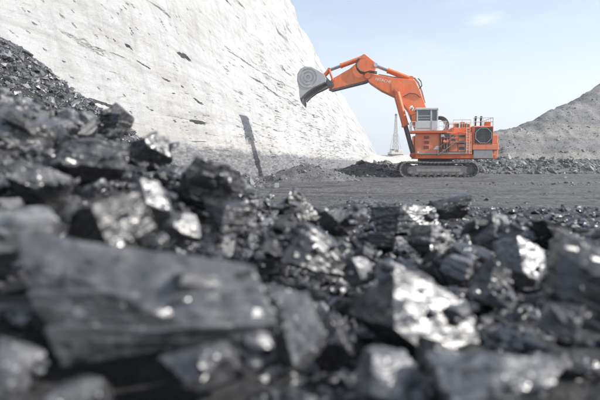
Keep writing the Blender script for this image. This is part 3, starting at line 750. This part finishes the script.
wme = bpy.data.meshes.new_from_object(wtmp.evaluated_get(bpy.context.evaluated_depsgraph_get())); bpy.data.objects.remove(wtmp)
wme.materials.clear(); wo_ = obj('lettering', wme, M['white'], boom)
wo_.location = (-6.75, -.79, 11.55); wo_.rotation_euler = Euler((R(90), R(13.5), 0)); 
hs = MB()
for dy in (-.35, 0, .35):
    hs.path([(-1.7, dy, 8.9), (-2.05, dy, 10.2), (-2.5, dy, 11.3), (-2.95, dy, 11.85), (-3.7, dy, 11.95), (-5.5, dy, 12.0), (-7.2, dy, 12.35)], .05, 6)
hs.build('boom_pipe', M['panelgrey'], boom)
MB().path([(-4.3, -.84, 9.6), (-3.6, -.86, 10.0), (-2.9, -.86, 9.9), (-2.3, -.84, 9.5)], .055, 6).build('boom_hose', M['steel_dark'], boom)
MB().path([(-2.45, -.5, 10.5), (-2.15, -.55, 10.9), (-2.25, -.5, 11.4), (-2.6, -.5, 11.75)], .06, 6).build('boom_hose', M['black'], boom)
# boom cylinders
for sy in (-1, 1):
    y = 1.22 * sy
    a_, b_, c_ = Vector((-5.1, y, 10.34)), Vector((-4.05, y, 6.15)), Vector((-2.95, y, 2.75))
    mid = a_.lerp(c_, .545)
    cy = MB(); cy.tube(a_, mid, .29, 16); cy.tube(mid - (c_ - a_).normalized() * .25, mid, .34, 16); cy.tube(a_ - Vector((0, .26, 0)), a_ + Vector((0, .26, 0)), .36, 16)
    cy = cy.build('boom_cylinder', M['orange'], ROOT, True)
    MB().tube(mid, c_, .155, 14).build('cylinder_rod', M['steel_dark'], cy, True)
    ce = MB(); ce.tube(c_ - Vector((0, .25, 0)), c_ + Vector((0, .25, 0)), .30, 16); ce.box(-3.15, -2.6, y - .36, y - .26, 2.5, 3.0, .03); ce.box(-3.15, -2.6, y + .26, y + .36, 2.5, 3.0, .03); ce.build('cylinder_bracket', M['orange_dark'], cy)
# arm
AP = [(-8.83, 14.71), (-7.42, 13.56), (-7.66, 12.55), (-8.05, 11.95), (-8.60, 11.60), (-10.2, 11.22), (-12.70, 10.66), (-13.25, 10.90), (-13.12, 11.45), (-12.72, 11.90), (-10.62, 13.05), (-9.72, 13.80)]
arm = MB().prism(AP, -.56, .56, .04).build('arm', M['orange'], ROOT)
for sy in (-1, 1):
    MB().tube((-12.85, .56 * sy, 11.15), (-12.85, .66 * sy, 11.15), .36, 16).build('arm_boss', M['steel_dark'], arm)
MB().prism([(-8.4, 11.52), (-8.62, 11.40), (-12.7, 10.46), (-13.15, 10.66), (-12.72, 10.64), (-8.66, 11.585)], -.58, .58, 0).build('wear_plate', M['steel_dark'], arm)
pts = [(-9.55, -.66, 14.05), (-9.85, -.70, 13.55), (-9.75, -.72, 12.95), (-9.35, -.72, 12.50), (-8.8, -.74, 12.35), (-8.2, -.86, 12.50), (-7.4, -.9, 12.35)]
for dz in (0, .16): MB().path([(x, y - dz * .4, z + dz) for x, y, z in pts], .075, 8).build('arm_hose', M['black'], arm, True)
def cyl(name, a, b, frac, rb, rr, parent=ROOT, dy=0, matb='orange'):
    a = Vector((a[0], dy, a[1])); b = Vector((b[0], dy, b[1])); m_ = a.lerp(b, frac)
    c = MB(); c.tube(a, m_, rb, 16); c.tube(m_ - (b - a).normalized() * .2, m_, rb * 1.15, 16); c.tube(a - Vector((0, rb, 0)), a + Vector((0, rb, 0)), rb * 1.2, 14)
    c = c.build(name, M[matb], parent, True)
    r = MB(); r.tube(m_, b, rr, 12); r.tube(b - Vector((0, rb, 0)), b + Vector((0, rb, 0)), rb * .95, 14); r.build('cylinder_rod', M['chrome'], c, True)
for dy in (-.36, .36):
    cyl('arm_cylinder', (-3.4, 11.75), (-7.55, 13.42), .66, .25, .13, ROOT, dy)
    cyl('bucket_cylinder', (-8.95, 14.45), (-13.10, 13.02), .68, .22, .12, ROOT, dy)
br = MB(); br.prism([(-3.0, 11.45), (-3.9, 11.62), (-3.6, 12.0), (-3.2, 12.0)], -.12, .12, .02); br.build('cylinder_bracket', M['orange_dark'], boom)
# bucket linkage
lk = MB()
for y in (-.62, .62):
    lk.tube((-13.10, y, 13.02), (-12.62, y, 11.72), .13, 10); lk.tube((-13.10, y, 13.02), (-13.88, y, 12.15), .14, 10)
    lk.tube((-12.62, y - .08, 11.72), (-12.62, y + .08, 11.72), .22, 12)
lk.tube((-13.10, -.75, 13.02), (-13.10, .75, 13.02), .16, 12); lk.tube((-13.88, -.75, 12.15), (-13.88, .75, 12.15), .15, 12)
lk.build('bucket_link', M['orange_dark'], ROOT, True)
# bucket: curved back shell, two side plates, floor, lip and teeth
BO = [(-13.30, 11.62), (-13.62, 12.22), (-14.30, 12.66), (-15.05, 13.08), (-15.75, 13.16), (-16.36, 12.92), (-16.74, 12.30), (-16.78, 11.50), (-16.56, 10.70), (-16.52, 9.95), (-16.42, 9.45)]
BI = [(-16.12, 9.50), (-15.60, 10.02), (-14.80, 10.60), (-13.85, 11.02), (-13.38, 11.25)]
bk = MB(); HW = 2.05
for y in (-HW, HW): bk.prism(BO + BI, min(y, y * .94), max(y, y * .94), .015)
cxz = (-15.2, 11.6)
outer = BO; inner = [(cxz[0] + (x - cxz[0]) * .90, cxz[1] + (z - cxz[1]) * .92) for x, z in BO]
t = bmesh.new(); n = len(outer); ring = []
for y in (-HW + .02, HW - .02):
    ring.append([t.verts.new((x, y, z)) for x, z in outer] + [t.verts.new((x, y, z)) for x, z in inner[::-1]])
A, B = ring
for i in range(2 * n): t.faces.new((A[i], A[(i + 1) % (2 * n)], B[(i + 1) % (2 * n)], B[i]))
for i in range(n - 1):
    t.faces.new((A[i], A[2 * n - 1 - i], A[2 * n - 2 - i], A[i + 1])); t.faces.new((B[i], B[i + 1], B[2 * n - 2 - i], B[2 * n - 1 - i]))
bmesh.ops.recalc_face_normals(t, faces=t.faces); bk._add(t)
bucket = bk.build('bucket', M['steel'], ROOT)
for sy in (-1, 1):
    y = sy * (HW + .02)
    for (ro, ri, hh) in ((1.20, 1.06, .045), (.80, .70, .05), (.44, .30, .06)):
        MB().ring((-15.45, y + sy * hh / 2, 11.85), (0, 1, 0), ro, ri, hh, 30).build('wear_ring', M['steel'], bucket, True)
    ed = MB()
    for (xa, za), (xb, zb) in zip(BI[:-1], BI[1:]): ed.tube((xa, y, za), (xb, y, zb), .12, 8)
    ed.build('side_cutter', M['steel_dark'], bucket)
for k in range(6):
    y = -HW + .15 + k * (2 * HW - .3) / 5
    MB().prism([(-16.50, 9.75), (-16.18, 9.62), (-16.08, 9.25), (-16.12, 8.72), (-16.36, 9.15)], y - .11, y + .11, .015).build('tooth', M['steel_dark'], bucket)
for y in (-.62, .62):
    MB().prism([(-13.95, 12.55), (-13.60, 12.35), (-12.60, 11.30), (-12.70, 10.85), (-13.10, 10.90), (-13.45, 11.30), (-14.1, 12.0)], y - .06, y + .06, .02).build('hinge_plate', M['steel_dark'], bucket)

# ---------------------------------------------------------------- the far drilling rig
RIG = empty('drill_rig', (58.2, 306, 6.1), R(20))
tag(RIG, 'distant pale drilling rig with a tall tapering lattice mast on the pale bench', 'drill rig')
ms = MB(); H_ = 22.5; w0, w1 = 1.35, .35
def leg(sx, sy, t): w = w0 + (w1 - w0) * t; return Vector((sx * w, sy * w, 1.8 + H_ * t))
for sx in (-1, 1):
    for sy in (-1, 1): ms.tube(leg(sx, sy, 0), leg(sx, sy, 1), .12, 6)
nb = 11
for k in range(nb):
    t0, t1 = k / nb, (k + 1) / nb
    for (p, q) in (((-1, -1), (1, -1)), ((1, -1), (1, 1)), ((1, 1), (-1, 1)), ((-1, 1), (-1, -1))):
        ms.tube(leg(*p, t0), leg(*q, t1), .06, 5); ms.tube(leg(*q, t0), leg(*p, t1), .06, 5); ms.tube(leg(*p, t1), leg(*q, t1), .06, 5)
ms.build('mast', M['rigmast'], RIG)
MB().box(-.55, .55, -.55, .55, 24.2, 25.4, .1).build('crown_block', M['steel_dark'], RIG)
hb = MB(); hb.box(-4.2, 4.2, -2.2, 2.2, .9, 2.2, .1); hb.box(.8, 4.0, -1.9, 1.9, 2.2, 4.0, .15); hb.build('machine_house', M['rigpaint'], RIG)
cbx = MB(); cbx.box(-4.0, -1.9, -2.0, -.2, 2.2, 4.4, .1); cbx = cbx.build('cab', M['rigpaint'], RIG)
MB().box(-3.8, -2.1, -2.04, -2.01, 3.2, 4.1, 0).build('window', M['glass'], cbx)
for y in (-2.1, 2.1): MB().prism([(-4.2, .5), (-3.7, 0), (3.7, 0), (4.2, .5), (3.7, 1.1), (-3.7, 1.1)], y - .5, y + .5, .1).build('crawler', M['steel_dark'], RIG)
for (sx, sy) in ((-1, -1), (1, -1), (-1, 1), (1, 1)): MB().tube((sx * 3.6, sy * 1.2, 2.2), (sx * .9, sy * .9, 13.5), .10, 6).build('stay', M['rigmast'], RIG)

# ---------------------------------------------------------------- the near coal heap
def heap_rel(x, y):
    x = np.asarray(x, float); y = np.asarray(y, float)
    lx = np.log1p(np.exp((-x - .02) / .05)) * .05
    z = -.235 + .33 * lx + .085 * sm(y, .4, 1.4) * sm(-x, 0, .3) + .012 * sm(y, 1.4, 2.6) - .03 * sm(x, .35, 1.1) + .06 * sm(-x, .30, .65) * sm(y, .5, 1.0)
    z = z + .042 * np.exp(-((x + .14) / .13) ** 2) * sm(y, .8, 1.3)
    z = np.minimum(z, .55)
    yc = 1.55 + 1.55 * sm(x, -.35, .35)
    over = np.log1p(np.exp((y - yc) / .12)) * .12
    z = z - .68 * over
    z = z - .62 * np.log1p(np.exp((x - 3.2) / .2)) * .2 - .62 * np.log1p(np.exp((-x - 2.6) / .2)) * .2 - .62 * np.log1p(np.exp((-y - 1.2) / .2)) * .2
    # dark hollows in the foreground
    z = z - .09 * np.exp(-(((x + .17) / .07) ** 2 + ((y - .41) / .035) ** 2)) - .11 * np.exp(-(((x - .27) / .06) ** 2 + ((y - .44) / .06) ** 2))
    z = z - .07 * np.exp(-(((x - .05) / .05) ** 2 + ((y - .60) / .05) ** 2))
    return z
def heap_abs(x, y): return np.maximum(heap_rel(x, y) + CAM.z, -.15)
xs = np.unique(np.concatenate([np.linspace(-6, -1.6, 30), np.linspace(-1.6, 2.2, 180), np.linspace(2.2, 6.5, 30)]))
ys = np.unique(np.concatenate([np.linspace(-4.5, .2, 30), np.linspace(.2, 3.2, 160), np.linspace(3.2, 6.5, 40)]))
X, Y = np.meshgrid(xs, ys, indexing='ij')
Z = heap_abs(X, Y); Z = Z + (.016 * fbm(X * 14, Y * 14, o=3, seed=5) + .012 * fbm(X * 40, Y * 40, o=2, seed=6)) * sm(Z, -.1, .2)
hp = obj('coal_heap', np_mesh('coal_heap', np.stack([X, Y, Z], -1).reshape(-1, 3), grid_faces(len(xs), len(ys)), False), M['fines'])
tag(hp, 'black crushed coal under the lumps of the near heap', kind='structure')

# x, y, z (from the eye), half sizes, tilt, cuts, label
HERO = [
(-0.133,0.460,-0.131, 0.108,0.034,0.043, -42,7,6, 2, 'large flat grey coal slab lying across the left foreground'),
(-0.282,0.500,-0.069, 0.039,0.031,0.025, -20,-6,25, 5, 'pale grey squarish coal block above the left end of the big slab'),
(-0.233,0.580,-0.071, 0.053,0.032,0.030, 5,-14,-38, 5, 'black shadowed wedge of coal behind the top edge of the big slab'),
(-0.213,0.700,-0.053, 0.032,0.029,0.025, -25,8,35, 5, 'bright sunlit coal block just right of the black wedge'),
(-0.541,1.500,0.122, 0.051,0.046,0.046, 5,12,-18, 4, 'upright squarish coal lump standing alone on the left crest against the white rock'),
(-0.188,1.000,-0.055, 0.066,0.050,0.036, -15,14,20, 8, 'rounded mid grey coal lump near the crest below the rock face'),
(-0.008,1.300,-0.128, 0.055,0.044,0.052, 0,30,-30, 5, "dark leaning coal lump left of the middle of the heap's crest"),
(0.021,0.850,-0.149, 0.053,0.042,0.043, -20,20,10, 6, 'dark coal lump with glinting left shoulder in the middle of the heap'),
(0.335,1.600,-0.183, 0.090,0.081,0.056, -6,5,32, 4, "blocky coal lump with a dark left face right of the crest's middle"),
(0.572,1.900,-0.171, 0.091,0.073,0.053, -10,-8,20, 6, "wide dark coal lump on the crest below the excavator's radiator"),
(0.143,0.800,-0.175, 0.022,0.022,0.024, -30,10,40, 6, 'small bright coal lump, right one of a pale pair in the centre'),
(0.097,0.800,-0.176, 0.020,0.020,0.022, -30,-10,30, 6, 'small bright coal lump, left one of a pale pair in the centre'),
(0.135,0.600,-0.186, 0.064,0.051,0.044, -38,18,22, 4, 'large pointed coal lump with a lit upper face right of the centre'),
(-0.005,0.520,-0.177, 0.026,0.029,0.049, -20,-6,30, 5, 'tall sunlit coal block at the right end of the big slab'),
(0.038,0.560,-0.202, 0.025,0.024,0.035, 10,-24,-35, 5, 'dark bluish coal lump beside the tall sunlit block'),
(0.074,0.450,-0.194, 0.024,0.025,0.028, -25,15,25, 7, 'rounded pale coal lump at the bottom edge right of the middle'),
(0.161,0.420,-0.191, 0.054,0.038,0.026, -40,12,12, 7, 'big pale rough coal lump at the bottom edge on the right'),
(0.346,0.600,-0.154, 0.043,0.042,0.053, -8,20,-25, 5, 'big smooth dark grey coal lump at the right edge'),
(0.421,1.100,-0.159, 0.057,0.051,0.042, -30,22,25, 6, 'light grey slanting coal lump in the right middle of the heap'),
(0.384,0.850,-0.180, 0.043,0.034,0.041, -30,25,25, 6, 'pale ragged coal lump left of the big lump at the right edge'),
(0.302,0.780,-0.190, 0.028,0.029,0.036, -10,25,10, 5, 'narrow mid grey coal lump touching the pale ragged lump'),
(-0.225,0.380,-0.160, 0.017,0.022,0.027, -25,5,25, 6, 'pale blurred coal lump in the bottom left corner'),
(-0.169,0.380,-0.178, 0.021,0.017,0.014, -30,-5,15, 6, 'low blurred coal lump at the bottom edge under the black gap'),
(-0.079,0.420,-0.176, 0.030,0.022,0.021, -38,-18,15, 6, 'mid grey coal lump lying under the right half of the big slab'),
(-0.041,0.450,-0.159, 0.015,0.014,0.014, -25,0,25, 7, 'small bright coal lump under the right tip of the big slab'),
(-0.368,0.900,0.005, 0.059,0.048,0.038, -20,12,20, 6, 'grey coal lump on the left slope below the upright lump'),
(-0.390,0.750,-0.034, 0.050,0.040,0.030, -25,8,15, 6, 'grey coal lump on the left slope above the pale squarish block'),
(-0.324,1.100,0.028, 0.048,0.044,0.033, -10,10,30, 6, 'coal lump at the left crest touching the foot of the white rock'),
(-0.556,1.000,0.061, 0.070,0.056,0.052, -15,14,15, 6, "grey coal lump high on the left slope at the picture's edge"),
(0.685,1.300,-0.195, 0.080,0.060,0.034, -10,10,20, 6, 'long dark coal lump in the right middle of the heap near its crest'),
(0.581,1.000,-0.180, 0.052,0.042,0.032, -20,12,25, 6, 'coal lump at the right edge above the big smooth lump'),
(0.097,1.200,-0.152, 0.043,0.039,0.036, -20,15,30, 6, 'coal lump in the middle of the heap right of the dark leaning lump'),
(0.295,0.900,-0.180, 0.049,0.039,0.040, 5,22,-30, 5, 'dark coal lump above the large pointed lump'),
(0.284,1.050,-0.171, 0.052,0.042,0.036, -15,18,20, 6, 'mid grey coal lump right of the centre below the blocky crest lump'),
(-0.128,0.850,-0.089, 0.043,0.034,0.029, 5,10,-35, 6, 'dark coal lump in the left middle below the rounded grey lump'),
(-0.174,0.720,-0.090, 0.029,0.026,0.022, -25,5,30, 7, 'coal lump above the middle of the big slab'),
(0.276,0.520,-0.166, 0.026,0.021,0.021, -5,15,-30, 5, 'dark bluish coal lump under the big smooth lump on the right'),
(0.135,0.470,-0.192, 0.028,0.020,0.016, -20,24,20, 6, 'slanting coal lump with a bright edge below the large pointed lump'),
]
C0 = .01
GX0, GY0 = -2.2, .1
gx = np.arange(GX0, 2.8, C0); gy = np.arange(GY0, 4.2, C0)
GX, GY = np.meshgrid(gx, gy, indexing='ij')
HG = heap_rel(GX, GY)
hero_mask = np.zeros_like(HG, bool)
lumps = []       # x, y, z, size triple, rotation euler, label, level
for i, (x, y, z, hx, hy, hz, rx, ry, rz, nc, lab) in enumerate(HERO):
    HS = .90 if (i < 6 or i in (12, 13, 16, 17)) else .86
    V, F = lump(7000 + i * 13, 6 if max(hx, hz) / y > .08 else 5, (hx * HS, hy * HS, hz * HS), nc, .5 if i in (0, 12, 17, 2) else .7)
    if i == 0: V[:, 2] *= 1 - .26 * np.clip(V[:, 0] / hx, -1, 1) ** 3 - .04 * np.clip(V[:, 0] / hx, -1, 1)     # the slab thins to its right end
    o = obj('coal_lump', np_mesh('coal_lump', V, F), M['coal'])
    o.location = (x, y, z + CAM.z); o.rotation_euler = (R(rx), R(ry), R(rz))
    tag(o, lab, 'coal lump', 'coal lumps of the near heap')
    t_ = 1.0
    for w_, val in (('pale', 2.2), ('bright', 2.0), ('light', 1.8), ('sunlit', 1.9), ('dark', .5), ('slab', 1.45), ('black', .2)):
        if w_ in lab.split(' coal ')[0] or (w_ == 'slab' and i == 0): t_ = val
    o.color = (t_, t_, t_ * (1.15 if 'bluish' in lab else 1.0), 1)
    u = (GX - x) / (hx * 1.0); v = (GY - y) / (max(hy, hz * .6) * 1.0); rr = u * u + v * v
    ins = rr < 1
    HG[ins] = np.maximum(HG[ins], z + .6 * hz * np.sqrt(1 - rr[ins])); hero_mask |= rr < .8
rg = np.random.default_rng(77)
fill = []
def drop(x, y, s, flat):
    a, b_, c_ = s * rg.uniform(.9, 1.7), s * rg.uniform(.75, 1.1), s * flat
    rm = max(a, b_)
    i0, i1 = int((x - rm - GX0) / C0), int((x + rm - GX0) / C0) + 2; j0, j1 = int((y - rm - GY0) / C0), int((y + rm - GY0) / C0) + 2
    if i0 < 0 or j0 < 0 or i1 >= len(gx) or j1 >= len(gy): return None
    sub = HG[i0:i1, j0:j1]; rr = ((GX[i0:i1, j0:j1] - x) ** 2 + (GY[i0:i1, j0:j1] - y) ** 2) / (rm * .85) ** 2
    ins = rr < 1
    if not ins.any(): return None
    z = np.quantile(sub[ins], .60) + c_ * .50
    top = z + c_ * .9 * np.sqrt(np.clip(1 - rr, 0, 1))
    sub[ins] = np.maximum(sub[ins], top[ins])
    return (x, y, float(z), a, b_, c_)
def inview(x, y, mrg=.25): return abs(x) < .62 * y + mrg and y > .3
SKU = [-.9, -.6, -.4, -.28, -.17, -.07, .04, .9]; SKV = [.26, .152, .088, .052, .012, -.046, -.060, -.062]     # slope of the heap's rim as it falls from left to right
plan = [(2100, .021, .037), (4200, .012, .024), (6800, .006, .013)]
for n_, s0, s1 in plan:
    k = 0
    while k < n_:
        y = .30 + 3.2 * rg.random() ** 1.25; x = rg.uniform(-.62 * y - .55, .62 * y + 1.0)
        k += 1
        if y > 1.95 + 1.5 * float(sm(x, -.35, .35)): continue
        s = s0 + (s1 - s0) * rg.random() ** 2
        s *= 1.0 - .45 * float(sm(y, 1.1, 2.1))
        s *= .52 + .48 * float(sm(y, .45, 1.25))
        if y < .40: s *= .8
        i, j = int((x - GX0) / C0), int((y - GY0) / C0)
        if not (0 <= i < len(gx) and 0 <= j < len(gy)): continue
        if hero_mask[i, j] and rg.random() < (.97 if s > .02 else .9): continue
        # keep sight lines open close to the eye
        if y < .36 and s > .02: continue
        if (abs(x + .17) < .09 and abs(y - .40) < .045) or (abs(x - .27) < .06 and abs(y - .43) < .07):
            if rg.random() < .85: continue
        if y < 2.2 and HG[i, j] + s * .9 > y * (float(np.interp(x / y, SKU, SKV)) + .006): continue
        r_ = drop(x, y, s, rg.uniform(.32, .72))
        if r_: fill.append(r_)
for k in range(7000):      # crumbs between the lumps
    y = .34 + 1.1 * rg.random() ** 1.3; x = rg.uniform(-.62 * y - .1, .62 * y + .1); s = rg.uniform(.0025, .0062) * (.7 + .5 * y)
    i, j = int((x - GX0) / C0), int((y - GY0) / C0)
    z = HG[i, j] - .002
    if hero_mask[i, j] and rg.random() < .9: continue
    fill.append((x, y, float(z), s * rg.uniform(.9, 1.6), s, s * rg.uniform(.5, .9)))
fill.sort(key=lambda q: -(max(q[3], q[5]) / q[1]) if inview(q[0], q[1], 0) else 0)
n_ind = 300 - len(HERO)
PROTO4 = []
for i in range(26):
    V, F = lump(4000 + i, 5, (1, 1, 1), 5 + i % 3)
    me = np_mesh('coal_lump', V, F); me.materials.append(M['coal']); PROTO4.append(me)
PROTO3 = [lump(3000 + i, 4, (1, 1, 1), 5) for i in range(20)]
PROTO2 = [lump(3300 + i, 3, (1, 1, 1), 5) for i in range(24)]; PROTO1 = [lump(3600 + i, 2, (1, 1, 1), 4) for i in range(24)]; PROTO0 = [lump(3900 + i, 1, (1, 1, 1), 4) for i in range(24)]
NICK = ['big slab', 'pale squarish block', 'black wedge', 'bright block', 'upright crest lump', 'rounded crest lump', 'dark leaning lump',
        'dark glinting lump', 'blocky crest lump', 'wide dark crest lump', 'right pale twin', 'left pale twin', 'large pointed lump',
        'tall sunlit block', 'dark bluish lump', 'rounded pale lump', 'big pale rough lump', 'big smooth lump', 'slanting light grey lump', 'pale ragged lump',
        'narrow grey lump', 'bottom left corner lump', 'low lump under the gap', 'lump under the slab', 'bright slab tip lump', 'left slope lump',
        'grey left lump', 'lump at the rock foot', 'high left edge lump', 'long dark right lump', 'right edge lump', 'central crest lump',
        'dark centre right lump', 'mid grey lump', 'dark left middle lump', 'lump above the slab', 'dark bluish right lump', 'bright edged slanting lump']
hpos = [(h[0] / h[1], h[2] / h[1], h[1]) for h in HERO]
used = {}
def zone(x, y, z, size):
    u, v = x / y, z / y
    j = min(range(len(hpos)), key=lambda k: (hpos[k][0] - u) ** 2 + (hpos[k][1] - v) ** 2)
    a_ = math.degrees(math.atan2(v - hpos[j][1], u - hpos[j][0])) % 360
    side = ['right of', 'upper right of', 'above', 'upper left of', 'left of', 'lower left of', 'below', 'lower right of'][int((a_ + 22.5) // 45) % 8]
    kind = 'small' if size / y < .025 else 'sizeable'
    far = 'crisp' if y > 1.4 else ('soft' if y > .8 else 'blurred')
    base = '%s %s coal lump %s the %s' % (kind, far, side, NICK[j])
    used[base] = used.get(base, 0) + 1; n = used[base]
    grp = 'coal lumps of the near heap'
    return (base if n == 1 else base + ', ' + ['', '', 'second', 'third', 'fourth', 'fifth', 'sixth', 'seventh', 'eighth', 'ninth', 'tenth', 'eleventh', 'twelfth', 'thirteenth', 'fourteenth', 'fifteenth', 'sixteenth'][min(n, 16)] + ' largest', grp)
for q in fill[:n_ind]:
    x, y, z, a, b_, c_ = q
    o = obj('coal_lump', PROTO4[rg.integers(len(PROTO4))]); o.location = (x, y, z + CAM.z); o.scale = (a, b_, c_)
    o.rotation_euler = (rg.uniform(-.6, .6), rg.uniform(-.6, .6), rg.uniform(-PI, PI))
    lab, grp = zone(x, y, z, max(a, b_)); tag(o, lab, 'coal lump', grp)
    t_ = float(rg.choice([.4, .7, 1.1, 1.6, 2.2, 3.0], p=[.18, .2, .22, .18, .13, .09])); o.color = (t_, t_, t_ * 1.02, 1)
Vs, Fs, off = [], [], 0
for q in fill[n_ind:]:
    x, y, z, a, b_, c_ = q
    pxs = 1700 * max(a, b_) / y
    iv = inview(x, y)
    protos = PROTO3 if (pxs > 72 and iv) else (PROTO2 if (pxs > 34 and iv) else (PROTO1 if (pxs > 11 and (iv or pxs > 40)) else PROTO0))
    P, F = protos[rg.integers(len(protos))]
    V = (P * np.array([a, b_, c_])) @ rand_rot(rg, .2).T + np.array([x, y, z + CAM.z]); Vs.append(V); Fs.append(F + off); off += len(V)
sf = obj('small_coal', np_mesh('small_coal', np.concatenate(Vs), np.concatenate(Fs)), M['coal_small'])
tag(sf, 'small broken coal filling the gaps of the near heap', 'coal', kind='stuff')
print('fill', len(fill), 'small tris', sum(len(f) for f in Fs))

# ---------------------------------------------------------------- haze in the air of the pit
hz_me = MB(); hz_me.box(-1000, 1100, -250, 1600, -3, 75, 0); hz_o = hz_me.build('haze', None)
hm = bpy.data.materials.new('thin_haze'); hm.use_nodes = True; hn = hm.node_tree.nodes; hn.clear()
hv = hn.new('ShaderNodeVolumePrincipled'); hv.inputs['Color'].default_value = (.93, .96, 1.0, 1); hv.inputs['Density'].default_value = .0006; hv.inputs['Anisotropy'].default_value = .3
ho = hn.new('ShaderNodeOutputMaterial'); hm.node_tree.links.new(hv.outputs[0], ho.inputs['Volume'])
hz_o.data.materials.append(hm); tag(hz_o, 'thin pale dust haze hanging in the pit', kind='stuff')
